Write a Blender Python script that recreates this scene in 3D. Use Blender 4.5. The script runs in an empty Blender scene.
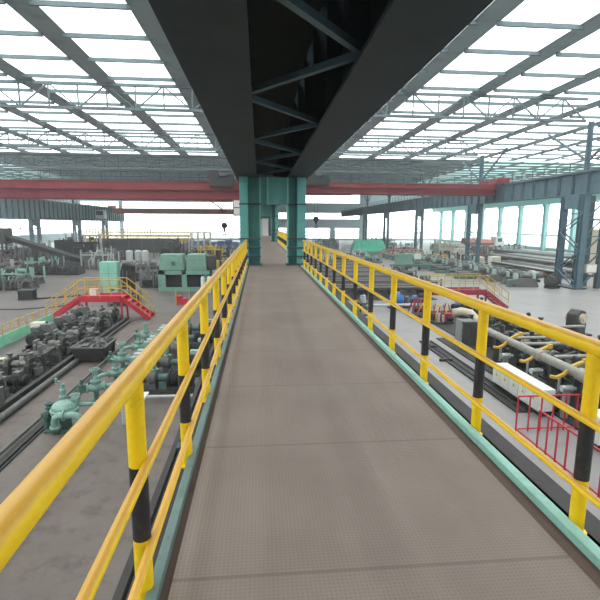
import bpy, bmesh, math, random
from mathutils import Vector, Matrix
R = math.radians
random.seed(7)
S = bpy.context.scene
COL = S.collection

# ------------------------------------------------------------------ camera, sky, exposure
FPX = 458.0
cam_d = bpy.data.cameras.new('camera')
cam = bpy.data.objects.new('camera', cam_d); COL.objects.link(cam)
cam_d.sensor_width = 36.0; cam_d.lens = FPX / 600.0 * 36.0
cam_d.clip_start = 0.05; cam_d.clip_end = 2000
_y, _p, _r = R(5.03), R(9.35), R(0.29)
F = Vector((math.sin(_y) * math.cos(_p), math.cos(_y) * math.cos(_p), -math.sin(_p)))
Rt = Vector((math.cos(_y), -math.sin(_y), 0)); Up = Rt.cross(F)
Rt, Up = math.cos(_r) * Rt + math.sin(_r) * Up, -math.sin(_r) * Rt + math.cos(_r) * Up
cam.matrix_world = Matrix(((Rt.x, Up.x, -F.x, 0), (Rt.y, Up.y, -F.y, 0), (Rt.z, Up.z, -F.z, 5.5), (0, 0, 0, 1)))
S.camera = cam

w = bpy.data.worlds.new('overcast sky'); S.world = w; w.use_nodes = True
w.node_tree.nodes['Background'].inputs[0].default_value = (0.95, 0.98, 1.0, 1)
w.node_tree.nodes['Background'].inputs[1].default_value = 5.0
HAZE = .0014                                      # density of the dust haze
ROOF_GLOW = 3.4                                   # radiance of the added glowing roof sheets
S.view_settings.view_transform = 'Standard'; S.view_settings.look = 'None'
S.view_settings.gamma = 1; S.view_settings.use_curve_mapping = False
S.view_settings.exposure = 0.0
S.cycles.use_denoising = True
S.cycles.max_bounces = 6; S.cycles.diffuse_bounces = 3; S.cycles.volume_bounces = 0
S.cycles.transparent_max_bounces = 12

# ------------------------------------------------------------------ materials
def lin(c):
    return tuple(((v / 255) / 12.92 if v / 255 <= .04045 else ((v / 255 + .055) / 1.055) ** 2.4) for v in c)
MAT = {}
def mat(name, col, rough=.6, metal=0., var=.3, scale=3., dirt=None, damt=.45, bump=0., spec=.4):
    m = bpy.data.materials.new(name); m.use_nodes = True; nt = m.node_tree; N = nt.nodes; L = nt.links
    b = N['Principled BSDF']; b.inputs['Roughness'].default_value = rough; b.inputs['Metallic'].default_value = metal
    b.inputs['Specular IOR Level'].default_value = spec
    tc = N.new('ShaderNodeTexCoord')
    n1 = N.new('ShaderNodeTexNoise'); n1.inputs['Scale'].default_value = scale; n1.inputs['Detail'].default_value = 5
    L.new(tc.outputs['Object'], n1.inputs['Vector'])
    c = lin(col)
    mx = N.new('ShaderNodeMix'); mx.data_type = 'RGBA'
    mx.inputs[6].default_value = (*[v * (1 - var) for v in c], 1); mx.inputs[7].default_value = (*[min(1, v * (1 + var)) for v in c], 1)
    L.new(n1.outputs['Fac'], mx.inputs[0]); out = mx.outputs[2]
    if dirt:
        n2 = N.new('ShaderNodeTexNoise'); n2.inputs['Scale'].default_value = scale * 2.3; n2.inputs['Detail'].default_value = 8; n2.inputs['Roughness'].default_value = .7
        L.new(tc.outputs['Object'], n2.inputs['Vector'])
        rp = N.new('ShaderNodeValToRGB'); rp.color_ramp.elements[0].position = .5; rp.color_ramp.elements[1].position = .7
        rp.color_ramp.elements[1].color = (damt, damt, damt, 1)
        L.new(n2.outputs['Fac'], rp.inputs[0])
        m2 = N.new('ShaderNodeMix'); m2.data_type = 'RGBA'; m2.inputs[7].default_value = (*lin(dirt), 1)
        L.new(rp.outputs[0], m2.inputs[0]); L.new(out, m2.inputs[6]); out = m2.outputs[2]
    L.new(out, b.inputs['Base Color'])
    if bump:
        bp = N.new('ShaderNodeBump'); bp.inputs['Strength'].default_value = bump; bp.inputs['Distance'].default_value = .02
        L.new(n1.outputs['Fac'], bp.inputs['Height']); L.new(bp.outputs[0], b.inputs['Normal'])
    MAT[name] = m
    return m
mat('yellow', (244, 200, 16), .42, 0, .12, 6, (150, 105, 40), .35)
mat('black_paint', (40, 39, 42), .5, 0, .3, 8, (110, 100, 60), .2)
mat('edge_brown', (98, 80, 72), .8, 0, .2, 2, (70, 60, 56), .5)
mat('kick_shaded', (96, 116, 112), .55, 0, .2, 3, (70, 72, 70), .5)  # left kick strip: teal with its shade painted into the colour
mat('ledge', (68, 66, 66), .75, 0, .2, 2, (50, 48, 47), .5, spec=.2)
mat('girder_pale', (152, 174, 180), .6, 0, .15, .5, (110, 126, 132), .5)
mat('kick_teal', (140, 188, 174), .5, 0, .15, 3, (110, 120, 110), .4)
mat('column_shaded', (62, 126, 122), .5, 0, .18, 1.2, (45, 80, 85), .35)  # column teal darkened: shade on the recessed web put into the colour
mat('column_lit', (92, 158, 152), .5, 0, .14, 1.2, (60, 110, 110), .3)  # column teal brightened: light on the front plates put into the colour
mat('mint_column', (120, 176, 168), .5, 0, .12, 1.2)
mat('girder_dark', (44, 56, 60), .7, 0, .25, .8, (25, 28, 30), .4)
mat('slate', (80, 106, 116), .6, 0, .2, .6, (60, 72, 80), .5)
mat('slate_dark', (58, 74, 82), .6, 0, .2, .8, (40, 48, 54), .5)
mat('mint_steel', (135, 185, 182), .6, 0, .12, .8)
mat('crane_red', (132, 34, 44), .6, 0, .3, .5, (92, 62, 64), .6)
mat('crane_red_pale', (232, 150, 138), .6, 0, .15, .7)  # crane red paled: distant haze painted into the colour
mat('roof_sheet', (150, 166, 168), .7, 0, .2, .3, (85, 95, 98), .5)
mat('truss_grey', (96, 112, 116), .6, 0, .2, 1)
mat('wall_panel', (204, 214, 218), .7, 0, .08, .3)
mat('wall_panel_teal', (165, 195, 192), .7, 0, .08, .3)
mat('machine_dark', (58, 57, 55), .6, .1, .4, 3, (100, 88, 76), .5)
mat('roll_steel', (120, 117, 110), .5, .2, .3, 3, (80, 72, 64), .6)
mat('machine_grey', (102, 103, 100), .55, .2, .35, 3, (66, 62, 58), .6)
mat('machine_black', (34, 35, 36), .6, .1, .35, 4, (84, 76, 68), .35)
mat('steel_bright', (176, 178, 176), .35, .6, .2, 3, (95, 88, 80), .4)
mat('rusty', (128, 92, 78), .8, 0, .3, 2, (80, 58, 50), .6)
mat('valve_teal', (132, 166, 154), .5, 0, .3, 4, (72, 80, 74), .75)
mat('valve_teal_dark', (80, 108, 102), .5, 0, .25, 5, (50, 58, 54), .6)
mat('pale_green', (160, 184, 172), .5, 0, .2, 4, (100, 108, 102), .5)
mat('row_green', (86, 104, 98), .55, 0, .3, 3, (60, 66, 62), .6)
mat('house_green', (116, 154, 137), .6, 0, .15, 1.2, (80, 100, 90), .5)
mat('mint', (134, 190, 170), .5, 0, .1, 1.5, (100, 150, 130), .4)
mat('tarp_green', (112, 226, 190), .7, 0, .2, 2)
mat('net_green', (128, 204, 170), .8, 0, .25, 3)
mat('stair_red', (192, 38, 58), .5, 0, .15, 3, (140, 50, 55), .4)
mat('arch_red', (186, 112, 104), .6, 0, .2, 2, (150, 110, 100), .6)
mat('deep_red', (150, 46, 62), .6, 0, .25, 3, (88, 58, 60), .6)
mat('white_box', (226, 226, 220), .45, 0, .06, 3, (170, 168, 160), .4)
mat('beige', (190, 180, 160), .6, 0, .15, 3, (130, 120, 105), .4)
mat('pale_grey', (178, 182, 180), .6, 0, .15, 3, (120, 122, 120), .5)
mat('blue', (58, 120, 186), .5, 0, .2, 3)
mat('blue_dull', (112, 146, 214), .6, 0, .2, 2)
mat('blue_steel', (72, 92, 128), .55, .1, .3, 3, (60, 62, 66), .5)
mat('orange', (206, 130, 60), .5, 0, .2, 3)
mat('ochre', (196, 160, 56), .5, 0, .2, 3, (110, 90, 50), .4)
mat('pipe_steel', (118, 116, 116), .45, .3, .25, 1.5, (92, 74, 64), .6)
mat('tube_grey', (150, 147, 138), .5, .1, .2, 3, (96, 92, 86), .6)
mat('inner_shade', (20, 22, 22), .8, 0, .1, 1)
mat('pit', (106, 96, 90), .75, 0, .3, .9, (58, 54, 52), .6)
mat('rubber', (28, 28, 29), .7, 0, .2, 4)
mat('floor_dark', (96, 89, 86), .55, 0, .25, .25, (62, 58, 56), .65)  # oil grime, plus the left bay's weaker window light painted in
mat('yard', (190, 190, 186), .9, 0, .1, .2)

def floor_mat():
    m = mat('concrete', (138, 134, 133), .42, 0, .18, .35, (112, 107, 104), .6, spec=.5)
    return m
floor_mat()

def deck_mat():
    m = bpy.data.materials.new('deck_checker'); m.use_nodes = True; nt = m.node_tree; N = nt.nodes; L = nt.links
    b = N['Principled BSDF']; b.inputs['Roughness'].default_value = .6; b.inputs['Specular IOR Level'].default_value = .35
    tc = N.new('ShaderNodeTexCoord'); sp = N.new('ShaderNodeSeparateXYZ'); L.new(tc.outputs['Object'], sp.inputs[0])
    def math_(op, a, b_=None):
        n = N.new('ShaderNodeMath'); n.operation = op
        for i, v in enumerate((a, b_)):
            if v is None: continue
            if isinstance(v, (int, float)): n.inputs[i].default_value = v
            else: L.new(v, n.inputs[i])
        return n.outputs[0]
    # raised diamonds of the checker plate
    u = math_('ADD', sp.outputs[0], sp.outputs[1]); v = math_('SUBTRACT', sp.outputs[0], sp.outputs[1])
    su = math_('SINE', math_('MULTIPLY', u, 150)); sv = math_('SINE', math_('MULTIPLY', v, 150))
    pat = math_('MULTIPLY', su, sv)
    # dark joint lines between the plates, every 1.5 m along the deck
    fr = math_('FRACT', math_('DIVIDE', sp.outputs[1], 1.26))
    seam = math_('LESS_THAN', math_('ABSOLUTE', math_('SUBTRACT', fr, .5)), .008)
    n1 = N.new('ShaderNodeTexNoise'); n1.inputs['Scale'].default_value = 1.1; n1.inputs['Detail'].default_value = 6
    L.new(tc.outputs['Object'], n1.inputs['Vector'])
    mx = N.new('ShaderNodeMix'); mx.data_type = 'RGBA'
    mx.inputs[6].default_value = (*lin((112, 98, 91)), 1); mx.inputs[7].default_value = (*lin((150, 137, 128)), 1)
    L.new(n1.outputs['Fac'], mx.inputs[0])
    m2 = N.new('ShaderNodeMix'); m2.data_type = 'RGBA'; m2.inputs[7].default_value = (*lin((92, 80, 74)), 1)
    L.new(math_('MULTIPLY', seam, .5), m2.inputs[0]); L.new(mx.outputs[2], m2.inputs[6])
    m3 = N.new('ShaderNodeMix'); m3.data_type = 'RGBA'; m3.inputs[7].default_value = (*lin((104, 92, 86)), 1)
    L.new(math_('MULTIPLY', math_('LESS_THAN', pat, -.35), .35), m3.inputs[0]); L.new(m2.outputs[2], m3.inputs[6])
    L.new(m3.outputs[2], b.inputs['Base Color'])
    bp = N.new('ShaderNodeBump'); bp.inputs['Strength'].default_value = .25; bp.inputs['Distance'].default_value = .004
    L.new(pat, bp.inputs['Height']); L.new(bp.outputs[0], b.inputs['Normal'])
    MAT['deck_checker'] = m
deck_mat()

def worn_rail_mat(name):
    m = mat(name, (244, 200, 20), .4, 0, .12, 5)
    nt = m.node_tree; N = nt.nodes; L = nt.links; b = N['Principled BSDF']
    src = b.inputs['Base Color'].links[0].from_socket
    g = N.new('ShaderNodeNewGeometry'); sp = N.new('ShaderNodeSeparateXYZ'); L.new(g.outputs['Normal'], sp.inputs[0])
    tc = N.new('ShaderNodeTexCoord'); n = N.new('ShaderNodeTexNoise'); n.inputs['Scale'].default_value = 9; n.inputs['Detail'].default_value = 6
    L.new(tc.outputs['Object'], n.inputs['Vector'])
    a = N.new('ShaderNodeMath'); a.operation = 'MULTIPLY_ADD'; a.inputs[1].default_value = .5; L.new(n.outputs['Fac'], a.inputs[0]); L.new(sp.outputs[2], a.inputs[2])
    rp = N.new('ShaderNodeValToRGB'); rp.color_ramp.elements[0].position = .72; rp.color_ramp.elements[1].position = 1.0
    rp.color_ramp.elements[1].color = (.75, .75, .75, 1); L.new(a.outputs[0], rp.inputs[0])
    mx = N.new('ShaderNodeMix'); mx.data_type = 'RGBA'; mx.inputs[7].default_value = (*lin((196, 142, 70)), 1)
    L.new(rp.outputs[0], mx.inputs[0]); L.new(src, mx.inputs[6]); L.new(mx.outputs[2], b.inputs['Base Color'])
worn_rail_mat('rail_worn')

def emit_mat(name, col, s):
    m = bpy.data.materials.new(name); m.use_nodes = True; nt = m.node_tree; nt.nodes.clear()
    e = nt.nodes.new('ShaderNodeEmission'); e.inputs[0].default_value = (*lin(col), 1); e.inputs[1].default_value = s
    o = nt.nodes.new('ShaderNodeOutputMaterial'); nt.links.new(e.outputs[0], o.inputs[0]); MAT[name] = m
emit_mat('roof_glow_sheet', (245, 252, 252), ROOF_GLOW)
emit_mat('skylight_mint', (196, 232, 226), 1.7)
def glass_mat():
    m = bpy.data.materials.new('window_glass'); m.use_nodes = True; nt = m.node_tree; nt.nodes.clear()
    t = nt.nodes.new('ShaderNodeBsdfTransparent'); t.inputs[0].default_value = (.93, .96, .96, 1)
    g = nt.nodes.new('ShaderNodeBsdfGlossy'); g.inputs['Roughness'].default_value = .08
    x = nt.nodes.new('ShaderNodeMixShader'); x.inputs[0].default_value = .06
    o = nt.nodes.new('ShaderNodeOutputMaterial')
    nt.links.new(t.outputs[0], x.inputs[1]); nt.links.new(g.outputs[0], x.inputs[2]); nt.links.new(x.outputs[0], o.inputs[0]); MAT['window_glass'] = m
glass_mat()

# ------------------------------------------------------------------ mesh helpers
SPLIT = set('hose pipe support stringer hand_rail leg legs bracket accumulator foot conduit ram motor strut side_rail yellow_hose housing cylinder drive_coupling guard_rail walk_railing end_carriage base_plate actuator skid door purlin_frame tie_rope bearer opening outlet wheel terminal_box door_frame long_beam seam_line rail side_beam frame'.split())
class MB:
    def __init__(s): s.bm = bmesh.new(); s.mi = 0
    def face(s, vs, smooth=False):
        try: f = s.bm.faces.new(vs)
        except ValueError: return
        f.material_index = s.mi; f.smooth = smooth
    def box(s, x0, x1, y0, y1, z0, z1, M=None):
        P = [Vector((x, y, z)) for z in (z0, z1) for y in (y0, y1) for x in (x0, x1)]
        if M: P = [M @ p for p in P]
        v = [s.bm.verts.new(p) for p in P]
        for q in ((0, 2, 3, 1), (4, 5, 7, 6), (0, 1, 5, 4), (2, 6, 7, 3), (0, 4, 6, 2), (1, 3, 7, 5)): s.face([v[i] for i in q])
        return s
    def cbox(s, c, d, rot=None):
        M = Matrix.Translation(c)
        if rot: M = M @ rot
        return s.box(-d[0] / 2, d[0] / 2, -d[1] / 2, d[1] / 2, -d[2] / 2, d[2] / 2, M)
    def bar(s, a, b, wd, ht=None, up=(0, 0, 1)):
        a, b = Vector(a), Vector(b); d = b - a; ln = d.length
        if ln < 1e-6: return s
        z = d / ln; u = Vector(up)
        if abs(z.dot(u)) > .98: u = Vector((0, 1, 0))
        x = u.cross(z).normalized(); y = z.cross(x)
        M = Matrix(((x.x, y.x, z.x, a.x), (x.y, y.y, z.y, a.y), (x.z, y.z, z.z, a.z), (0, 0, 0, 1)))
        h = ht or wd
        return s.box(-wd / 2, wd / 2, -h / 2, h / 2, 0, ln, M)
    def lathe(s, a, axis, prof, n=14):
        a = Vector(a); z = Vector(axis).normalized()
        u = Vector((0, 0, 1)) if abs(z.z) < .9 else Vector((1, 0, 0))
        x = u.cross(z).normalized(); y = z.cross(x); prev = None
        def ring(t, r): return [s.bm.verts.new(a + z * t + (x * math.cos(2 * math.pi * i / n) + y * math.sin(2 * math.pi * i / n)) * r) for i in range(n)]
        for (t0, r0), (t1, r1) in zip(prof, prof[1:]):
            A, B = ring(t0, max(r0, 1e-4)), ring(t1, max(r1, 1e-4))
            for i in range(n): s.face([A[i], A[(i + 1) % n], B[(i + 1) % n], B[i]], True)
        s.face(ring(*prof[0])[::-1]) if prof[0][1] > 1e-3 else None
        s.face(ring(*prof[-1])) if prof[-1][1] > 1e-3 else None
        return s
    def cyl(s, a, b, r, n=12, r2=None):
        d = Vector(b) - Vector(a)
        return s.lathe(a, d, [(0, r), (d.length, r if r2 is None else r2)], n)
    def tube(s, pts, r, n=8):
        P = [Vector(p) for p in pts]; rings = []; x = None
        for i, p in enumerate(P):
            t = (P[min(i + 1, len(P) - 1)] - P[max(i - 1, 0)]).normalized()
            if x is None:
                u = Vector((0, 0, 1)) if abs(t.z) < .9 else Vector((1, 0, 0)); x = u.cross(t).normalized()
            else: x = (x - t * x.dot(t)).normalized()
            y = t.cross(x)
            rings.append([s.bm.verts.new(p + (x * math.cos(2 * math.pi * k / n) + y * math.sin(2 * math.pi * k / n)) * r) for k in range(n)])
        for A, B in zip(rings, rings[1:]):
            for k in range(n): s.face([A[k], A[(k + 1) % n], B[(k + 1) % n], B[k]], True)
        s.face(rings[0][::-1]); s.face(rings[-1]); return s
    def prism(s, poly, lo, hi, plane='xz'):
        def P(u, v, h): return {'xz': (u, h, v), 'yz': (h, u, v), 'xy': (u, v, h)}[plane]
        A = [s.bm.verts.new(P(u, v, lo)) for u, v in poly]; B = [s.bm.verts.new(P(u, v, hi)) for u, v in poly]
        n = len(poly); s.face(A); s.face(B[::-1])
        for i in range(n): s.face([A[i], B[i], B[(i + 1) % n], A[(i + 1) % n]])
        return s
    def ball(s, c, r, sc=(1, 1, 1), u=12, v=8, M=None):
        geo = bmesh.ops.create_uvsphere(s.bm, u_segments=u, v_segments=v, radius=r, matrix=Matrix.Translation(c) @ (M or Matrix()) @ Matrix.Diagonal((*sc, 1)))
        for vt in geo['verts']:
            for f in vt.link_faces: f.smooth = True; f.material_index = s.mi
        return s
    def wheel(s, c, axis, r, th=.02):
        c = Vector(c); z = Vector(axis).normalized(); u = Vector((0, 0, 1)) if abs(z.z) < .9 else Vector((1, 0, 0)); x = u.cross(z).normalized(); y = z.cross(x)
        s.tube([c + (x * math.cos(2 * math.pi * i / 14) + y * math.sin(2 * math.pi * i / 14)) * r for i in range(15)], th, 6)
        s.bar(c - x * r, c + x * r, th * 1.2); s.bar(c - y * r, c + y * r, th * 1.2); s.cyl(c - z * .04, c + z * .04, th * 2, 8); return s
    def pieces(s):
        # clusters of touching islands, so that every separate hose, leg or ram becomes a part of its own
        vs = list(s.bm.verts); seen = {}; isl = []
        for v in vs:
            if v in seen: continue
            k = len(isl); st = [v]; seen[v] = k; mem = []
            while st:
                q = st.pop(); mem.append(q)
                for e in q.link_edges:
                    o = e.other_vert(q)
                    if o not in seen: seen[o] = k; st.append(o)
            lo = [min(q.co[i] for q in mem) - .02 for i in range(3)]; hi = [max(q.co[i] for q in mem) + .02 for i in range(3)]
            isl.append([lo, hi, mem])
        par = list(range(len(isl)))
        def find(i):
            while par[i] != i: i = par[i]
            return i
        for i in range(len(isl)):
            for j in range(i):
                if all(isl[i][0][k] <= isl[j][1][k] and isl[j][0][k] <= isl[i][1][k] for k in range(3)): par[find(i)] = find(j)
        g = {}
        for i in range(len(isl)): g.setdefault(find(i), []).extend(isl[i][2])
        return list(g.values())
    def build(s, name, mats, parent=None, bevel=0., kind=None, label=None):
        if parent and name in SPLIT and not kind:
            gs = s.pieces()
            if 1 < len(gs) <= 40:
                out = None
                for g in gs:
                    m = MB(); mp = {v: m.bm.verts.new(v.co) for v in g}
                    for f in {f for v in g for f in v.link_faces}:
                        nf = m.bm.faces.new([mp[v] for v in f.verts]); nf.smooth = f.smooth; nf.material_index = f.material_index
                    out = m.build(name + ' ', mats, parent, bevel, None, label); out.name = name
                s.bm.free(); return out
        name = name.strip()
        me = bpy.data.meshes.new(name)
        bmesh.ops.recalc_face_normals(s.bm, faces=s.bm.faces[:]); s.bm.to_mesh(me); s.bm.free()
        for m in ([mats] if isinstance(mats, str) else mats): me.materials.append(MAT[m])
        o = bpy.data.objects.new(name, me); COL.objects.link(o)
        if parent: o.parent = parent
        if kind: o['kind'] = kind
        if label: o['label'] = label
        if bevel:
            b = o.modifiers.new('edge', 'BEVEL'); b.width = bevel; b.segments = 2; b.limit_method = 'ANGLE'
        return o

def tag(o, label, cat, group=None):
    o['label'] = label; o['category'] = cat
    if group: o['group'] = group
    return o
def thing(name, label, cat, loc=(0, 0, 0), rz=0., group=None):
    o = bpy.data.objects.new(name, None); COL.objects.link(o); o.empty_display_size = .2
    o.location = loc; o.rotation_euler = (0, 0, rz)
    return tag(o, label, cat, group)
KIDS = {}
def children(o): return [c for c in bpy.data.objects if c.parent is o]
def dup(root, loc, rz=None, label=None, group=None, sc=None):
    if root.name not in KIDS: KIDS[root.name] = [(c, children(c)) for c in children(root)]
    r = root.copy(); COL.objects.link(r); r.location = loc
    if rz is not None: r.rotation_euler = (0, 0, rz)
    if sc is not None: r.scale = sc if not isinstance(sc, (int, float)) else (sc, sc, sc)
    if label: r['label'] = label
    if group: r['group'] = group
    for c, gs in KIDS[root.name]:
        n = c.copy(); COL.objects.link(n); n.parent = r
        for g in gs:
            d = g.copy(); COL.objects.link(d); d.parent = n
    return r
ORD = 'first second third fourth fifth sixth seventh eighth ninth tenth eleventh twelfth thirteenth fourteenth fifteenth sixteenth seventeenth eighteenth nineteenth twentieth'.split()
def struct(mb, name, m, label, bevel=0.): return tag(mb.build(name, m, kind='structure', bevel=bevel), label, name.split('_')[0])

# ================================================================== THE HALL
RZ = 16.5
struct(MB().box(-62.3, 64.3, -20.3, 165.3, -.3, 0), 'floor', 'concrete', 'worn pale concrete floor of the mill hall')
struct(MB().box(-62, -7.3, -8, 62, 0, .012).box(-7.3, -1.2, 29, 62, 0, .012), 'floor_left', 'floor_dark', 'dark oil-grimed concrete of the left bay, its weaker light painted in')
struct(MB().box(-7.3, -1.2, -8, 29, 0, .015), 'floor_pit', 'pit', 'dark oil-stained brown floor strip under the green valves')
struct(MB().box(-300, 300, 165.3, 420, -.35, -.05).box(64.3, 300, -60, 165.3, -.35, -.05).box(-300, -62.3, -60, 165.3, -.35, -.05), 'ground_outside', 'yard', 'pale open yard outside the hall windows')

# roof: grey sheeting far off, added glowing sheets between purlins over the near bays
mb = MB().box(-47, 39, 78, 165.3, RZ, RZ + .15)
xs = [-62.3]
x = -60.0; strips = []
while x < 62:
    strips.append((x, x + 4.6)); x += 6.1
prev = -62.3
for a, b in strips:
    mb.box(prev, a, -20.3, 78, RZ, RZ + .15); prev = b
mb.box(prev, 64.3, -20.3, 78, RZ, RZ + .15)
for y in [i * 4.0 + 80 for i in range(21)]: mb.box(-47, 39, y, y + .18, RZ - .3, RZ)
struct(mb, 'roof', 'roof_sheet', 'grey corrugated roof of the hall with purlins')
for i, (a, b) in enumerate(strips):
    m = MB().box(a, b, -20, 78, RZ + .02, RZ + .08)
    o = struct(m, 'window_%d' % (20 + i), 'roof_glow_sheet', 'added glowing white roof sheet over the near bays, %s from the left wall' % ORD[i])
    m = MB()
    for y in range(-18, 78, 4): m.box(a - .2, b + .2, y, y + .14, RZ - .25, RZ)
    m.build('purlin_frame', 'truss_grey', o)
for nm, a, b in (('window_50', -62.3, -47), ('window_51', 39, 64.3)):
    o = struct(MB().box(a, b, 78, 165.3, RZ, RZ + .06), nm, 'skylight_mint', 'pale mint translucent roof band along the %s side wall' % ('left' if a < 0 else 'right'))
    m = MB()
    for y in range(80, 165, 4): m.box(a, b, y, y + .15, RZ - .3, RZ)
    for k in range(4): m.box(a + k * (b - a) / 4, a + k * (b - a) / 4 + .15, 78, 165, RZ - .4, RZ - .1)
    m.build('purlin_frame', 'truss_grey', o)

# end wall with window bands
YF = 165.0
m = MB()
m.box(-62, 64, YF, YF + .3, 0, .6)
m.box(0, 39, YF, YF + .3, 4.3, 7.5).box(0, 39, YF, YF + .3, 9.6, 13.1)
m.box(-62, 64, YF, YF + .3, 16.0, RZ)
for a, b in ((35.8, 38.4), (-1.2, 1.2)): m.box(a, b, YF - .4, YF + .3, 0, RZ)
m.box(25.2, 27.0, YF - .3, YF + .3, 0, 4.3)
for a in (-62, -48): m.box(a, a + 1.2, YF - .3, YF + .3, 0, RZ)
m.box(-62, -1.2, YF, YF + .3, 13, 16).box(39, 64, YF, YF + .3, 12, 16)
struct(m, 'wall_far', 'wall_panel', 'pale grey end wall with window bands')
def window(n, x0, x1, z0, z1, label, nx, zs=(), y=YF, axis='x', pos=0.):
    o = MB(); f = MB()
    if axis == 'x':
        o.box(x0, x1, y + .12, y + .14, z0, z1)
        for i in range(1, nx): xx = x0 + (x1 - x0) * i / nx; f.box(xx - .07, xx + .07, y + .05, y + .2, z0, z1)
        for z in zs: f.box(x0, x1, y + .05, y + .2, z - .09, z + .09)
    else:
        o.box(pos, pos + .02, x0, x1, z0, z1)
        for i in range(1, nx): xx = x0 + (x1 - x0) * i / nx; f.box(pos - .06, pos + .08, xx - .12, xx + .12, z0, z1)
        for z in zs: f.box(pos - .06, pos + .08, x0, x1, z - .13, z + .13)
    g = tag(o.build('window_%d' % n, 'window_glass', kind='structure'), label, 'window')
    if len(f.bm.verts): f.build('window_frame', 'pale_grey', g)
    else: f.bm.free()
window(1, 1.2, 25.2, .6, 4.3, 'lowest window band of the end wall, left of the low pilaster', 3, (1.7, 2.9))
window(2, 27, 35.8, .6, 4.3, 'lowest window band of the end wall, right of the low pilaster', 2, (1.7, 2.9))
window(3, 1.2, 35.8, 7.5, 9.6, 'middle white window band of the end wall', 2)
window(4, 1.2, 35.8, 13.1, 16, 'top white window band of the end wall below the red crane', 2)
window(5, -46.8, -1.2, .6, 13, 'tall bright end window of the left bay', 5, (4.6, 6.0, 9.5))
window(6, -60.8, -48, .6, 13, 'tall bright end window beyond the left column row', 2, (4.6,))
window(7, 39, 64, .6, 12, 'tall bright end window of the right-hand bay', 3, (4, 8))

# side wall beyond the third bay: mint columns with tall panes between
m = MB().box(64, 64.3, -20, 165, 0, .7).box(64, 64.3, -20, 62, .7, RZ).box(64, 64.3, 62, 165, 11.8, RZ)
struct(m, 'wall_right', 'wall_panel_teal', 'pale teal side wall of the far right bay')
yc = [68, 78.5, 89, 98.5, 108.5, 118, 128, 138, 148, 158]
for i, y in enumerate(yc):
    c = MB().box(63.1, 63.9, y - .45, y + .45, 0, 10.2).box(62.9, 64.0, y - .6, y + .6, 9.6, 10.2)
    tag(c.build('wall_column', 'mint_steel', kind='structure'), 'pale mint steel column of the far right window wall, %s from its near end' % ORD[i], 'column', 'columns of the far right window wall')
struct(MB().box(62.6, 64, 62, 165, 10.2, 11.8).box(62.2, 64, 62, 165, 11.6, 11.8), 'beam_right', 'mint_steel', 'pale mint beam above the far right windows')
for i, (a, b) in enumerate(zip([62] + yc, yc + [165])):
    window(8 + i, a, b, .7, 10.2, 'tall bright window of the far right wall, %s from its near end' % ORD[i], 1, (3.4, 6.6), axis='y', pos=64.1)

m = MB().box(-62.3, -62, -20, 165, 0, 2.4).box(-62.3, -62, -20, 165, 11.2, RZ)
struct(m, 'wall_left', 'wall_panel', 'pale grey left side wall below and above the window band')
window(19, -20, 165, 2.4, 11.2, 'long bright window band of the left side wall', 34, (4.1, 6.8), axis='y', pos=-62.2)
struct(MB().box(-62.3, 64.3, -20.3, -20, 0, RZ), 'wall_back', 'wall_panel', 'pale grey wall behind the viewpoint')

# ---- roof trusses
def truss(x0, x1, y, label):
    t = thing('roof_truss', label, 'truss', (x0, y, 14.5), group='roof trusses')
    L = x1 - x0; n = max(6, int(L / 2.2)); st = L / n
    MB().bar((0, 0, 0), (L, 0, 0), .22, .22).build('bottom_chord', 'truss_grey', t)
    MB().bar((0, 0, 1.8), (L, 0, 1.8), .22, .22).build('top_chord', 'truss_grey', t)
    d = MB()
    for i in range(n):
        a, b = i * st, (i + 1) * st
        d.bar((a, 0, 0), (a, 0, 1.8), .1)
        d.bar((a, 0, 0), (b, 0, 1.8), .1) if i % 2 == 0 else d.bar((a, 0, 1.8), (b, 0, 0), .1)
    d.build('web_bracing', 'truss_grey', t)
for k, y in enumerate((39.5, 59.5, 80, 101, 122, 143)):
    truss(-45, -.9, y, 'grey lattice roof truss across the left bay, %s from the viewpoint' % ORD[k])
    truss(1.9, 28.3, y, 'grey lattice roof truss across the right bay, %s from the viewpoint' % ORD[k])

# ---- central row: portal frames astride the walkway, and the crane girders over them
def portal(y, label, zt=7.3):
    t = thing('portal_frame', label, 'steel frame', (.51, y, 0), group='teal portal frames astride the walkway')
    for s, o_, m_, i_ in ((-1, -1.27, -.94, -.46), (1, 1.29, .95, .57)):
        bx = lambda mb, a, b, *q: mb.box(*sorted((a, b)), *q)
        col = bx(MB(), o_, m_, -.2, .2, 0, zt).build('column', 'column_lit', t, bevel=.01)
        bx(MB(), i_, m_, .05, .11, 0, zt).build('web_plate', 'column_shaded', col)
        bx(MB(), i_, i_ + s * .045, -.2, .3, 0, zt).build('flange', 'mint_column', col)
        bx(MB(), i_, o_ + s * .02, -.215, .1, 6.25, 6.3).build('splice_plate', 'girder_dark', col)
        for z in (4.26, 4.6, 4.95): MB().bar((i_, -.24, z), (o_ + s * .04, -.24, z), .05).build('guard_bar', 'slate_dark', col)
        bx(MB(), i_ - s * .04, o_ + s * .04, -.25, .35, 3.86, 3.98).build('base_plate', 'slate_dark', col)
    MB().box(-.46, .57, .0, .12, 6.27, zt).build('cross_panel', 'column_lit', t)
    MB().box(-.2, -.16, -.16, 0, 6.27, zt).build('stiffener', 'mint_steel', t)
    return t
portal(18.3, 'teal steel portal frame nearest on the walkway, filling the view ahead')
portal(44.1, 'second teal portal frame, seen through the nearest one')
portal(70, 'farthest teal portal frame at the end of the walkway')
portal(-8, 'teal portal frame behind the viewpoint')
t = thing('crane_girder', 'dark twin crane girder running overhead along the walkway on the teal frames', 'girder', (.51, 0, 7.3))
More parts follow.
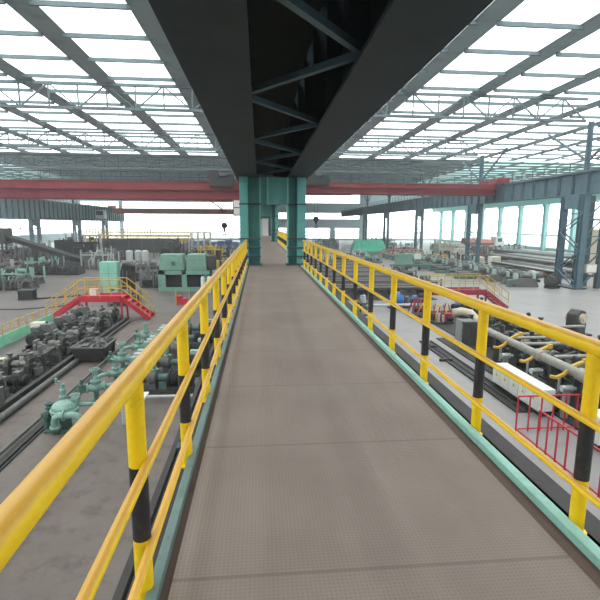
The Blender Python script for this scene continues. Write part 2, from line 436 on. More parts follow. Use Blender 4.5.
for s in (-1, 1):
    g = MB(); x = s * 1.0
    g.box(x - .4, x + .4, -12, 160, 0, .06).box(x - .05, x + .05, -12, 160, .06, 2.8).box(x - .35, x + .35, -12, 160, 2.8, 2.9)
    for k in range(0, 86): g.box(x - .33, x + .33, -11.6 + 2 * k, -11.57 + 2 * k, .06, 2.8)
    g.build('girder', 'girder_dark', t)
b = MB()
for k in range(43):
    y = -12 + 4 * k
    b.bar((-.8, y, .3), (.8, y + 2, .3), .09); b.bar((.8, y + 2, .3), (-.8, y + 4, .3), .09)
b.build('lattice_bracing', 'slate', t)
MB().box(-.7, .7, -12, 160, 2.3, 2.36).build('walk_plate', 'girder_dark', t)
# upper posts carrying the roof over the central row
for k, y in enumerate((18.3, 44.1, 70, 96, 122)):
    tag(MB().box(.26, .76, y - .25, y + .25, 9.9, RZ).build('roof_post', 'slate_dark', kind='structure'), 'dark post between the overhead twin girder and the roof, %s from the viewpoint' % ORD[k], 'post', 'roof posts on the central girder')

# ---- right column row (lattice towers) and its runway girder
def lattice(x, y, wx, wy, z1, label, m='slate', name='lattice_column'):
    t = thing(name, label, 'column', (x, y, 0), group='lattice columns')
    for sy in (-1, 1):
        cy = sy * wy / 2; hw = wx / 2
        MB().box(-hw, hw, cy - .2, cy - .15, 0, z1).box(-hw, hw, cy + .15, cy + .2, 0, z1).box(-.03, .03, cy - .15, cy + .15, 0, z1).build('leg', m, t)
    d = MB(); n = max(3, int(z1 / 1.5)); st = z1 / n
    for i in range(n):
        a, b = i * st, (i + 1) * st; p, q = (a, b) if i % 2 == 0 else (b, a)
        for s in (-1, 1): d.bar((s * wx * .42, -wy / 2, p), (s * wx * .42, wy / 2, q), .09)
        if i % 2: d.bar((-wx * .42, -wy / 2, b), (-wx * .42, wy / 2, b), .08)
    d.build('lattice_bracing', m, t)
    MB().box(-wx / 2 - .35, wx / 2 + .35, -wy / 2 - .35, wy / 2 + .35, 0, .12).build('base_plate', 'slate_dark', t)
    MB().box(-.35, .35, -.9, .9, z1 - 1.2, z1).build('head', m, t)
    return t
c1 = lattice(27.9, 39.2, .55, 2.8, 8.2, 'big slate lattice column at the right, with a small pale box on it')
MB().box(.75, 2.3, .5, .56, 0, 8.2).box(1.9, 2.3, -1.2, -.8, 0, 8.2).build('web_panel', 'slate_dark', c1)
d = MB()
for i in range(5): d.bar((.45, -1.25, .3 + i * 1.5), (2.0, -1.0, 1.6 + i * 1.5), .1); d.bar((.45, -1.25, 1.6 + i * 1.5), (2.0, -1.0, 1.6 + i * 1.5), .08)
d.build('outer_bracing', 'slate', c1)
lattice(28.3, 59.2, .42, 3.1, 8.2, 'slate lattice column standing behind the roller row, second from the right')
lattice(28.3, 80.5, .42, 3.1, 8.2, 'slate lattice column beside the red arches, third from the right')
lattice(28.3, 102, .42, 3.1, 8.2, 'slate lattice column behind the green tarpaulin')
lattice(28.3, 123, .42, 3.1, 8.2, 'small far slate lattice column beyond the green tarpaulin')
o = thing('junction_box', 'small pale box mounted on the big slate column at the right', 'box', (28.9, 37.75, 1.45))
MB().box(-.5, .5, -.15, .15, 0, .75).build('box_body', 'beige', o, bevel=.02); MB().box(-.42, .42, -.17, -.15, .08, .67).build('door', 'white_box', o)

def runway(x, y0, y1, z0, z1, wd, st, label, m, rail=1):
    t = thing('runway_girder', label, 'girder', (x, y0, z0), group='side runway girders'); L = y1 - y0; h = z1 - z0
    MB().box(-.05, .05, 0, L, 0, h).box(-wd, wd, 0, L, 0, .08).box(-wd, wd, 0, L, h - .08, h).build('plate_girder', m, t)
    g = MB(); k = 0
    while k * st < L: g.box(-wd * .9, wd * .9, k * st, k * st + .05, .08, h - .08); k += 1
    g.build('stiffener', 'slate', t, kind='stuff')
    MB().box(-.07, .07, 0, L, h, h + .16).build('crane_rail', 'machine_grey', t)
    if rail:
        g = MB()
        for z in (.55, 1.1): g.bar((rail * (wd + .35), 0, h + z), (rail * (wd + .35), L, h + z), .06)
        k = 0
        while k * 2.0 < L: g.bar((rail * (wd + .35), k * 2.0, h - .1), (rail * (wd + .35), k * 2.0, h + 1.1), .06); k += 1
        g.build('guard_rail', 'slate_dark', t)
        MB().box(*sorted((rail * wd, rail * (wd + .6))), 0, L, h - .1, h - .04).build('catwalk', m, t)
    return t
runway(28.3, -10, 160, 8.2, 10.15, .4, 2.0, 'dark slate runway girder with upright ribs along the right column row', 'slate')
runway(-45, 20, 160, 6.2, 10.2, .4, 2.1, 'grey ribbed runway girder along the left column row', 'girder_pale', -1)
o = thing('operator_cabin', 'small white cabin hung on the inner side of the left runway girder', 'cabin', (-43.6, 133, 6.9))
MB().box(-1.1, 1.1, -1.2, 1.2, 0, 2.3).build('cabin_body', 'white_box', o, bevel=.05); MB().box(-.9, .9, -1.25, -1.2, .9, 2.0).build('cabin_window', 'slate_dark', o)
for k, y in enumerate((53, 75, 97.5, 119, 140)):
    lattice(-45, y, .7, 3.2, 6.2, 'slate lattice column under the left runway girder, %s from the left picture edge' % ORD[k])
def up_post(x, y, label):
    t = thing('roof_post', label, 'post', (x, y, 10.15), group='roof posts above the runway girders')
    MB().box(-.25, .25, -.06, .06, 0, 4.3).box(-.05, .05, -.25, .25, 0, 4.3).build('post', 'slate', t)
    g = MB(); g.bar((0, 0, 1.0), (0, -6, 4.3), .16); g.bar((0, 0, 1.0), (0, 6, 4.3), .16); g.build('brace', 'slate', t)
for k, y in enumerate((39.4, 59.2, 80.5, 102, 123)): up_post(28.8, y, 'slate post with slanted braces above the right runway, %s from the viewpoint' % ORD[k])
for k, y in enumerate((53, 75, 97.5, 119)): up_post(-45.5, y, 'slate post with slanted braces above the left runway, %s from the viewpoint' % ORD[k])

# ---- overhead cranes
def crane(x0, x1, y, z0, z1, gap, m, label, troll=None, hookz=None, endz=10.3):
    t = thing('overhead_crane', label, 'crane', (x0, y, z0)); L = x1 - x0; h = z1 - z0
    for s in (0, 1):
        yy = s * gap
        g = MB().box(0, L, yy - .3, yy + .3, 0, h).box(0, L, yy - .75, yy + .75, h * .52, h * .52 + .05).box(0, L, yy - .42, yy + .42, h, h + .06).box(0, L, yy - .42, yy + .42, -.05, 0)  # wide middle shelf added to shade the girder's lower half
        k = 0
        while k * 2.4 < L: g.box(k * 2.4, k * 2.4 + .06, yy - .34, yy + .34, 0, h); k += 1
        g.build('bridge_girder', m, t)
    r = MB()
    for z in (.5, 1.0): r.bar((0, -.5, h + z), (L, -.5, h + z), .05)
    k = 0
    while k * 2 < L: r.bar((k * 2, -.5, h), (k * 2, -.5, h + 1.0), .05); k += 1
    r.build('walk_railing', 'slate_dark', t)
    for xx, s in ((.1, -1), (L - .1, 1)):
        a, b = sorted((xx, xx + s * 1.15))
        MB().box(a, b, -1.2, gap + 1.2, endz - z0, endz - z0 + .55).box(xx - .1, xx + .1, -.3, gap + .3, 0, endz - z0).build('end_carriage', m, t)
    if troll is not None:
        tx = troll - x0
        tr = MB().box(tx - 1.4, tx + 1.4, -.2, gap + .2, h + .1, h + .4).build('trolley', 'machine_dark', t)
        MB().cyl((tx - 1.0, gap * .5, h + .8), (tx + 1.0, gap * .5, h + .8), .4, 14).build('hoist_drum', 'machine_black', tr)
        MB().box(tx - 1.3, tx + 1.2, -1.15, -.5, h * .75, h + .4).box(tx - 1.3, tx - .4, -1.1, 0, h + .4, h + 1.2).box(tx + .5, tx + 1.2, .1, .8, h + .4, h + .95).cyl((tx - .3, .2, h + .7), (tx + .4, .2, h + .7), .28).build('hoist_motor', 'machine_black', tr)
        hz = hookz - z0
        rp = MB()
        for dx in (-.15, .15): rp.cyl((tx + dx, gap * .5, hz + .6), (tx + dx, gap * .5, h + .5), .02, 6)
        rp.build('hoist_rope', 'machine_black', t)
        hk = MB(); hk.lathe((tx, gap * .5 - .22, hz + .45), (0, 1, 0), [(0, .32), (.44, .32)], 14); hk.box(tx - .12, tx + .12, gap * .5 - .15, gap * .5 + .15, hz - .1, hz + .3)
        hk.tube([(tx + .0, gap * .5, hz), (tx, gap * .5, hz - .2), (tx + .18, gap * .5, hz - .35), (tx + .12, gap * .5, hz - .58), (tx - .1, gap * .5, hz - .58), (tx - .17, gap * .5, hz - .45)], .06, 8)
        hk.build('hook_block', 'machine_black', t)
    return t
cl = crane(-44.3, -1.3, 51, 8.15, 9.85, 2.4, 'crane_red', 'dull red overhead crane across the left bay, its dark trolley near the portal frame', -3.9, 4.9, 10.38)
L = 43.0
cb = MB().box(L - 1.5, L - .6, -.9, .2, -1.75, .0); cab = cb.build('operator_cab', 'crane_red', cl)
pw = MB().box(L - 1.42, L - .68, -.92, -.9, -.85, -.15).box(L - 1.42, L - .68, -.92, -.9, -1.65, -.95).box(L - 1.52, L - 1.5, -.8, .1, -.85, -.15); pw.build('cab_window', 'white_box', cab)
MB().bar((L - 4.2, -.5, 0), (L - 2.6, -.5, -1.1), .14).build('hose_arm', 'crane_red', cl)
crane(2.4, 27.6, 53, 9.1, 10.15, 2.4, 'crane_red', 'red overhead crane across the right bay, dark trolley beside the portal frame', 6.6, 5.7, 10.33)
crane(-44.3, -1.3, 146, 8.6, 10.1, 2.2, 'crane_red_pale', 'far red overhead crane low across the left bay, haze painted into its colour', None, None, 10.38)

# ================================================================== THE WALKWAY
DZ = 3.9
t = thing('walkway', 'raised brown checker-plate walkway running straight ahead between yellow railings', 'walkway', (.55, 0, DZ))
o = MB().box(-.96, .95, -6, 69.5, -.012, 0).build('deck_plate', 'deck_checker', t)
MB().box(-1.02, -.96, -6, 69.5, -.03, -.012).box(.95, 1.05, -6, 69.5, -.03, -.012).build('edge_strip', 'edge_brown', t)
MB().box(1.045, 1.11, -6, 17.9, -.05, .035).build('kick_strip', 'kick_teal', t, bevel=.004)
MB().box(-1.05, -1.0, -6, 17.9, -.05, .035).build('kick_strip', 'kick_shaded', t, bevel=.004)
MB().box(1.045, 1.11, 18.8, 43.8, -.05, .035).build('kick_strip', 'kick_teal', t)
MB().box(-1.05, -1.0, 18.8, 43.8, -.05, .035).build('kick_strip', 'kick_shaded', t)
for s in (-1, 1):
    g = MB(); x = s * 1.2
    g.box(x - .15, x + .15, -6, 69.5, -.48, -.45).box(x - .02, x + .02, -6, 69.5, -.45, -.05).box(*sorted((s * 1.0, s * (1.36 if s > 0 else 1.16))), -6, 69.5, -.07, -.05)
    g.build('side_girder', 'ledge', t)
c = MB()
for k in range(50): c.box(-1.18, 1.18, -5.9 + k * 1.52, -5.8 + k * 1.52, -.2, -.03)
c.build('cross_joist', 'slate_dark', t, kind='stuff')

def railing(x, y0, y1, posts, label, side):
    t = thing('railing', label, 'railing', (x, y0, DZ), group='yellow railings of the walkway'); L = y1 - y0
    MB().cyl((0, 0, .99), (0, L, .99), .042, 16).build('top_rail', 'rail_worn', t)
    for z in (.62, .25): MB().cyl((-side * .045, 0, z), (-side * .045, L, z), .021, 10).build('mid_rail' if z > .5 else 'low_rail', 'rail_worn', t)
    proto = None
    for y in posts:
        if proto is None:
            p = MB(); p.cyl((0, 0, -.05), (0, 0, .27), .038, 16); p.mi = 1; p.cyl((0, 0, .27), (0, 0, .605), .038, 16); p.mi = 0; p.cyl((0, 0, .605), (0, 0, .96), .038, 16)
            p.lathe((0, 0, -.05), (0, 0, 1), [(0, .055), (.015, .055)], 12)
            proto = p.build('post', ['yellow', 'black_paint'], t); q = proto
        else:
            q = proto.copy(); COL.objects.link(q); q.parent = t
        q.location = (0, y - y0, 0)
    return t
railing(1.70, -1.9, 17.95, [2.12 + 1.18 * k for k in range(-3, 14)], 'yellow and black pipe railing along the near right edge of the walkway', 1)
railing(-.515, -1.9, 17.95, [1.83 + 1.18 * k for k in range(-3, 14)], 'yellow and black pipe railing along the near left edge of the walkway', -1)
railing(1.70, 18.8, 43.7, [19.2 + 1.18 * k for k in range(21)], 'yellow railing on the right edge beyond the nearest portal frame', 1)
railing(-.515, 18.8, 43.7, [19.2 + 1.18 * k for k in range(21)], 'yellow railing on the left edge beyond the nearest portal frame', -1)

t = thing('louvre_door', 'white louvred door closing the far end of the walkway', 'door', (.5, 66.5, DZ))
MB().box(-.1, .78, 0, .08, 0, 2.45).build('door_leaf', 'white_box', t)
l = MB()
for k in range(9): l.box(-.62, -.1, -.04, .1, .1 + k * .26, .25 + k * .26)
l.build('louvre', 'pale_grey', t)
MB().box(.78, 1.1, -.05, .1, 0, 2.6).box(-.7, -.62, -.05, .1, 0, 2.6).box(-.7, 1.1, -.05, .1, 2.45, 2.7).build('door_frame', 'slate_dark', t)

# ================================================================== MACHINE KITS
def finned_motor(mb, a, axis, L, r, n=9):
    prof = [(0, r * .55), (.04 * L, r * .9)]
    for i in range(n):
        t0 = L * (.1 + .75 * i / n); prof += [(t0, r), (t0 + L * .045, r), (t0 + L * .046, r * .86), (t0 + L * .075, r * .86)]
    prof += [(L * .88, r), (L * .95, r * .95), (L, r * .6)]
    mb.lathe(a, axis, prof, 14)

def roll_stand(label, loc, rz=0, group=None, m='machine_dark', m2='machine_grey'):
    t = thing('roll_stand', label, 'rolling mill stand', loc, rz, group)
    MB().box(-1.15, 1.15, -.5, .5, 0, .14).box(-1.0, 1.0, -.34, .34, .14, .38).build('base', m, t, bevel=.015)
    for sx in (-.55, .55):
        h = MB(); o_ = [(-.42, .38), (.42, .38), (.42, .9), (.3, 1.28), (-.3, 1.28), (-.42, .9)]
        h.prism(o_, sx - .1, sx + .1, 'yz'); h.box(sx - .14, sx + .14, -.47, -.36, .4, 1.0).box(sx - .14, sx + .14, .36, .47, .4, 1.0)
        for z in (.5, .7, .9): h.cyl((sx - .13, -.2, z), (sx + .13, -.2, z), .035, 6)
        hs = h.build('housing', m, t, bevel=.012)
        MB().cyl((sx, 0, 1.28), (sx, 0, 1.5), .1, 12).cyl((sx, 0, 1.5), (sx, 0, 1.58), .15, 6).build('screw_down', m2, hs)
    for z in (.62, .96):
        MB().lathe((-.8, 0, z), (1, 0, 0), [(0, .08), (.3, .08), (.31, .17), (.7, .17), (.76, .11), (.84, .11), (.9, .17), (1.29, .17), (1.3, .08), (1.6, .08)], 16).build('roll', 'roll_steel', t)
    MB().cyl((-1.2, 0, .62), (-.8, 0, .62), .12, 8).cyl((-1.2, 0, .96), (-.8, 0, .96), .12, 8).box(-1.35, -1.15, -.22, .22, .4, 1.15).build('drive_coupling', m2, t)
    p = MB(); p.tube([(.75, -.3, .4), (.8, -.42, .7), (.7, -.45, 1.0), (.4, -.3, 1.3)], .028); p.tube([(.85, .1, .3), (1.0, .05, .7), (.9, 0, 1.1), (.6, .05, 1.3)], .025); p.tube([(-.2, -.4, .9), (0, -.5, .75), (.2, -.5, .6), (.25, -.45, .3)], .025)
    p.build('hose', 'rubber', t)
    MB().box(.85, 1.1, -.3, .1, .38, .75).cyl((.97, -.1, .75), (.97, -.1, .98), .09, 10).build('valve_block', m2, t)
    return t

def drive_unit(label, loc, rz=0, group=None, m='machine_black', m2='machine_grey', box='machine_grey'):
    t = thing('drive_unit', label, 'motor and gearbox', loc, rz, group)
    MB().box(-1.1, 1.1, -.4, .4, 0, .1).box(-1.0, -.1, -.3, -.2, .1, .26).box(-1.0, -.1, .2, .3, .1, .26).box(.2, 1.0, -.34, .34, .1, .2).build('skid', m, t)
    mo = MB(); finned_motor(mo, (-1.05, 0, .52), (1, 0, 0), .95, .3); mo = mo.build('motor', m, t)
    MB().box(-.75, -.4, -.15, .15, .78, 1.0).build('terminal_box', box, mo, bevel=.015)
    MB().cyl((-.12, 0, .52), (.24, 0, .52), .1, 10).cyl((.0, 0, .52), (.08, 0, .52), .17, 12).build('coupling', m2, t)
    g = MB(); g.prism([(-.32, .2), (.32, .2), (.32, .7), (.2, .92), (-.2, .92), (-.32, .7)], .24, .8, 'yz'); g.box(.2, .84, -.37, .37, .5, .56); g.cyl((.8, 0, .52), (1.15, 0, .52), .12, 12); g.cyl((.5, 0, .92), (.5, 0, 1.05), .06, 8)
    g.build('gearbox', m2, t, bevel=.015)
    return t

def guide_unit(label, loc, rz=0, group=None, m='machine_dark', m2='machine_grey', arm='machine_grey'):
    t = thing('guide_stand', label, 'pipe guide stand', loc, rz, group)
    MB().box(-.9, .9, -.4, .4, 0, .1).prism([(-.8, .1), (.8, .1), (.55, .62), (-.55, .62)], -.2, .2, 'xz').build('frame', m, t, bevel=.012)
    MB().lathe((0, -.32, .82), (0, 1, 0), [(0, .08), (.1, .08), (.12, .24), (.32, .12), (.52, .24), (.54, .08), (.64, .08)], 14).build('guide_roller', 'roll_steel', t)
    b = MB().box(-.36, -.26, -.3, .3, .62, 1.0).box(.26, .36, -.3, .3, .62, 1.0); b.build('bracket', m2, t)
    for s in (-1, 1):
        MB().cyl((s * .78, 0, .1), (s * .74, 0, .62), .085, 12).cyl((s * .74, 0, .62), (s * .7, 0, 1.12), .04, 10).box(s * .7 - .09, s * .7 + .09, -.08, .08, 1.1, 1.22).build('cylinder', m2, t)
    MB().prism([(-.62, 1.2), (-.5, 1.36), (.0, 1.2), (.45, 1.36), (.6, 1.22), (.0, 1.06)], -.06, .06, 'xz').build('clamp_arm', arm, t)
    p = MB(); p.tube([(.9, .2, .1), (1.0, .25, .5), (.9, .2, .85), (.4, .15, 1.0)], .026); p.tube([(-.9, -.2, .1), (-1.02, -.25, .45), (-.8, -.2, .9), (-.36, -.1, .9)], .026); p.build('hose', 'rubber', t)
    return t

def valve_rack(label, loc, rz=0, group=None, m='machine_dark', m2='machine_grey'):
    t = thing('valve_rack', label, 'hydraulic valve rack', loc, rz, group)
    f = MB()
    for sx in (-.7, .7):
        for sy in (-.3, .3): f.box(sx - .04, sx + .04, sy - .04, sy + .04, 0, 1.15)
    f.box(-.74, .74, -.34, .34, .45, .5).box(-.74, .74, -.34, .34, 1.1, 1.15); f.build('rack_frame', m, t)
    MB().box(-.6, .6, -.22, .22, .5, .7).build('manifold', m2, t, bevel=.015)
    for k in range(4):
        x = -.45 + k * .3
        MB().box(x - .08, x + .08, -.14, .14, .7, .9).cyl((x, -.28, .8), (x, .28, .8), .055, 10).build('valve', ['machine_grey', 'steel_bright'][k % 2], t)
    p = MB()
    for k in range(4):
        x = -.5 + k * .32; p.tube([(x, -.2, .55), (x, -.42, .5), (x + .04, -.48, .3), (x + .04, -.5, .02)], .024)
    p.build('pipe', m2, t)
    MB().cyl((-.4, .05, 1.15), (-.4, .05, 1.5), .12, 12).ball((-.4, .05, 1.5), .12).cyl((.3, 0, 1.15), (.3, 0, 1.32), .1, 10).build('accumulator', m2, t)
    return t

def stand_valve(label, loc, rz=0, group=None, sc=1):
    t = thing('gate_valve', label, 'valve', loc, rz, group); t.scale = (sc,) * 3
    MB().box(-.3, .3, -.22, .22, 0, .06).cyl((0, 0, .06), (0, 0, .4), .09, 12).build('pedestal', 'valve_teal_dark', t)
    b = MB(); b.lathe((-.34, 0, .55), (1, 0, 0), [(0, .2), (.06, .2), (.07, .13), (.2, .16), (.34, .19), (.48, .16), (.61, .13), (.62, .2), (.68, .2)], 16)
    b.lathe((0, 0, .6), (0, 0, 1), [(0, .15), (.18, .13), (.19, .2), (.25, .2), (.26, .09), (.42, .08)], 16)
    for k in range(6):
        a = k * math.pi / 3; b.cyl((.16 * math.cos(a), .16 * math.sin(a), .76), (.16 * math.cos(a), .16 * math.sin(a), .88), .02, 6)
    b.build('valve_body', 'valve_teal', t)
    y = MB(); y.bar((-.1, 0, .85), (-.07, 0, 1.2), .04); y.bar((.1, 0, .85), (.07, 0, 1.2), .04); y.box(-.12, .12, -.05, .05, 1.18, 1.24); y.cyl((0, 0, .9), (0, 0, 1.36), .025, 8); y.build('yoke', 'valve_teal', t)
    MB().wheel((0, 0, 1.3), (0, 0, 1), .19, .02).build('hand_wheel', 'valve_teal', t)
    MB().tube([(.34, 0, .55), (.62, 0, .55), (.74, 0, .5), (.8, 0, .38), (.8, 0, .02)], .1, 12).build('outlet_pipe', 'valve_teal', t)
    MB().box(-.62, -.36, -.14, .14, .42, .74).cyl((-.5, 0, .74), (-.5, 0, .95), .07, 10).build('actuator', 'valve_teal_dark', t)
    return t

def pump_set(label, loc, rz=0, group=None):
    t = thing('pump_set', label, 'motor pump', loc, rz, group)
    MB().box(-.95, .95, -.36, .36, 0, .1).box(-.85, -.05, -.28, .28, .1, .2).build('skid', 'machine_dark', t)
    mo = MB(); finned_motor(mo, (-.9, 0, .47), (1, 0, 0), .85, .28); mo = mo.build('motor', 'machine_black', t)
    MB().box(-.68, -.38, -.34, -.12, .62, .86).box(-.6, -.3, -.42, -.26, .3, .5).build('terminal_box', 'pale_green', mo, bevel=.015)
    MB().cyl((-.06, 0, .47), (.3, 0, .47), .12, 12).box(-.02, .24, -.16, .16, .1, .36).build('coupling_guard', 'valve_teal_dark', t)
    MB().lathe((.28, 0, .47), (1, 0, 0), [(0, .14), (.06, .26), (.26, .28), (.32, .2), (.44, .16), (.45, .22), (.5, .22)], 16).box(.34, .56, -.2, .2, .1, .3).build('pump', 'machine_grey', t)
    MB().tube([(.42, 0, .7), (.42, 0, .95), (.5, 0, 1.08), (.75, 0, 1.1), (.95, 0, 1.1)], .07, 10).cyl((.42, 0, .72), (.42, 0, .76), .13, 12).build('discharge_pipe', 'valve_teal', t)
    return t

def stair_bridge(label, x0, x1, y0, y1, z, rl, rr, m, group=None):
    t = thing('stair_bridge', label, 'stair platform', ((x0 + x1) / 2, y0, 0), 0, group); c = (x0 + x1) / 2; wd = y1 - y0
    x0 -= c; x1 -= c
    MB().box(x0, x1, 0, wd, z - .05, z).box(x0, x1, -.05, 0, z - .26, z + .1).box(x0, x1, wd, wd + .05, z - .26, z + .1).build('platform', m, t, bevel=.008)
    for xx in (x0 + .06, x1 - .06):
        for yy in (0, wd): MB().box(xx - .05, xx + .05, yy - .05, yy + .05, 0, z - .05).build('leg', m, t)
    def post(x, y, zb):
        MB().cyl((x, y, zb), (x, y, zb + 1.0), .025, 8).build('post', 'ochre', t)
    for yy in (-.03, wd + .03):
        n = 4
        for i in range(n + 1): post(x0 + (x1 - x0) * i / n, yy, z)
        r = MB()
        for h in (.5, 1.0): r.cyl((x0, yy, z + h), (x1, yy, z + h), .025, 8)
        for xa, run, s in ((x0, rl, -1), (x1, rr, 1)):
            if not run: continue
            xb = xa + s * run
            for h in (.5, 1.0): r.cyl((xa, yy, z + h), (xb, yy, h + .1), .025, 8)
        r.build('hand_rail', 'ochre', t)
        for xa, run, s in ((x0, rl, -1), (x1, rr, 1)):
            if not run: continue
            for k in (1, 2, 3): post(xa + s * run * k / 3, yy, z * (1 - k / 3) + .1)
    for xa, run, s in ((x0, rl, -1), (x1, rr, 1)):
        if not run: continue
        xb = xa + s * run
        g = MB()
        for yy in (-.03, wd + .03): g.bar((xa, yy, z - .08), (xb, yy, .06), .05, .24)
        g.build('stringer', m, t)
        n = 6
        for i in range(1, n): MB().box(xa + s * run * i / n - .13, xa + s * run * i / n + .13, 0, wd, z * (1 - i / n) - .03, z * (1 - i / n)).build('tread', m, t)
    return t

# ================================================================== LEFT SIDE
# dark mill line that runs along the left
kinds = [roll_stand, guide_unit, drive_unit, valve_rack]
nm = {'roll_stand': 'dark roll stand', 'guide_stand': 'dark guide stand with two arms', 'drive_unit': 'black finned motor with grey gearbox', 'valve_rack': 'dark valve rack with hoses'}
seq = [0, 1, 0, 3, 2, 0, 1, 0, 1, 3, 0, 2, 1, 0, 3, 1, 0]
protoL = {}; cnt = {}
Y0 = 25.6
for i, k in enumerate(seq):
    y = Y0 - i * .95
    x = -8.3 + random.uniform(-.06, .06)
    fn = kinds[k]; cnt[k] = cnt.get(k, 0) + 1
    lab = '%s, %s in the left line from the red stairs' % (list(nm.values())[k], ORD[cnt[k] - 1])
    rz = R(random.choice([0, 180])) + random.uniform(-.04, .04)
    if k not in protoL:
        protoL[k] = fn(lab, (x, y, .1), rz, 'machines of the left mill line'); protoL[k].scale = (.62, .85, .62)
    else: dup(protoL[k], (x, y, .1), rz, lab)
t = thing('machine_bed', 'long dark steel bed carrying the left mill line', 'machine bed', (-8.3, 9.5, 0))
MB().box(-.85, .85, 0, 16.8, 0, .1).build('bed_plate', 'machine_dark', t)
for s in (.82, -.82): MB().box(s - .05, s + .05, 0, 16.8, .1, .3).box(s - .08, s + .08, 0, 16.8, .28, .32).build('side_beam', 'machine_dark', t)
MB().tube([(.98, .5, .14), (.98, 8, .16), (.96, 12, .14), (.98, 16.6, .16)], .04).build('side_pipe', 'machine_grey', t)
# second row behind: motors and cabinets
prev = None
for i in range(3):
    y = 25.6 - i * 2.2; lab = 'black finned motor behind the left mill line, %s from the red stair bridge' % ORD[i]
    prev_o = drive_unit(lab, (-9.9, y, 0), R(90), 'motors behind the left mill line') if i == 0 else dup(prev, (-9.9 + random.uniform(-.1, .1), y, 0), R(90), lab)
    if i == 0: prev = prev_o
for i, (x, y, h) in enumerate(((-10.6, 22.6, .8), (-9.7, 17.0, .6))):
    o = thing('control_cabinet', ['cream control cabinet behind the left line near the green fence', 'small cream box behind the left line towards the lower left corner'][i], 'cabinet', (x, y, 0), .1)
    MB().box(-.35, .35, -.28, .28, 0, h).build('cabinet_body', 'beige', o, bevel=.02); MB().box(-.3, .3, -.3, -.28, .08, h - .06).build('door', 'white_box', o); MB().box(.2, .24, -.33, -.3, h * .45, h * .6).build('handle', 'machine_black', o)

tag(MB().cyl((-7.25, 4, .14), (-7.25, 18.2, .14), .1, 14).build('floor_pipe', 'machine_grey'), 'long grey pipe lying along the foot of the left mill line', 'pipe')
for k, x in enumerate((-6.15, -4.75, -4.35)):
    tag(MB().cyl((x, 6, .14), (x, 23, .14), (.05, .045, .06)[k], 10).build('floor_pipe', ['machine_grey', 'pale_grey', 'pale_grey'][k]), ['thin grey floor pipe left of the green valves', 'pale floor pipe passing under the green valves', 'pale floor pipe just right of the green valves'][k], 'pipe')
tag(MB().box(-6.05, -5.9, 4, 17, .02, .09).box(-5.9, -5.82, 4, 17, .02, .05).build('cable_channel', 'machine_black'), 'dark cable channel in the floor left of the domed valve', 'channel')

# domed valve in front
t = thing('domed_valve', 'big teal domed valve with curved pipes, nearest of the green valves', 'valve', (-5.3, 12.25, .015)); t.scale = (.78, .78, .78)
MB().box(-.55, .6, -.45, .45, 0, .08).cyl((0, 0, .08), (0, 0, .45), .2, 14).build('base', 'valve_teal_dark', t)
MB().lathe((0, 0, .4), (0, 0, 1), [(0, .26), (.06, .42), (.22, .46), (.3, .47), (.31, .43), (.42, .4), (.52, .3), (.58, .16), (.6, .02)], 20).build('dome', 'valve_teal', t)
u = MB(); u.tube([(-.15, -.45, .05), (-.15, -.5, .4), (-.1, -.52, .58), (.02, -.52, .66), (.5, -.5, .66), (.66, -.48, .6), (.72, -.45, .42), (.72, -.4, .05)], .115, 14)
for p, a in (((-.15, -.47, .2), (0, 0, 1)), ((.15, -.52, .66), (1, 0, 0)), ((.72, -.43, .2), (0, 0, 1))): u.lathe(p, a, [(0, .18), (.06, .18)], 14)
u.build('curved_pipe', 'valve_teal', t)
a = MB(); a.cyl((-.55, .1, .05), (-.55, .1, .9), .1, 12); a.cyl((-.55, -.2, .1), (-.55, -.2, .7), .08, 12)
for z in (.3, .5, .7, .85): a.lathe((-.55, .1, z), (0, 0, 1), [(0, .15), (.05, .15)], 12)
a.box(-.66, -.44, -.3, -.08, .5, .66); a.build('actuator', 'valve_teal_dark', t)
s = MB(); s.cyl((-.12, .25, .8), (-.12, .25, 1.5), .07, 12); s.lathe((-.12, .25, 1.0), (0, 0, 1), [(0, .13), (.08, .13), (.1, .09), (.3, .11), (.34, .06)], 12); s.tube([(-.12, .25, 1.45), (-.2, .25, 1.6), (-.3, .22, 1.62)], .03); s.cyl((-.3, .22, 1.5), (-.3, .22, 1.72), .05, 8); s.build('stem', 'valve_teal', t)
h = MB(); h.tube([(.3, .2, .7), (.5, .3, .72), (.9, .35, .7), (1.1, .6, .68)], .07, 10); h.box(.15, .4, .1, .4, .8, 1.0); h.wheel((.28, .25, 1.1), (0, 0, 1), .16, .02); h.build('side_pipe', 'valve_teal', t)
for i, (x, y, rz, sc) in enumerate(((-5.15, 14.2, 20, .78), (-5.0, 15.7, 200, .7), (-5.2, 17.2, 10, .82), (-5.05, 19.0, 185, .78), (-5.2, 20.9, 15, .8))):
    lab = 'teal hand-wheel valve, %s behind the domed valve' % ORD[i] if i < 5 else 'teal hand-wheel valve in front of the domed valve, nearest the viewpoint'
    if i == 0: vp = stand_valve(lab, (x, y, .015), R(rz), 'teal valves on the brown floor strip', sc)
    else: dup(vp, (x, y, .015), R(rz), lab, sc=sc)
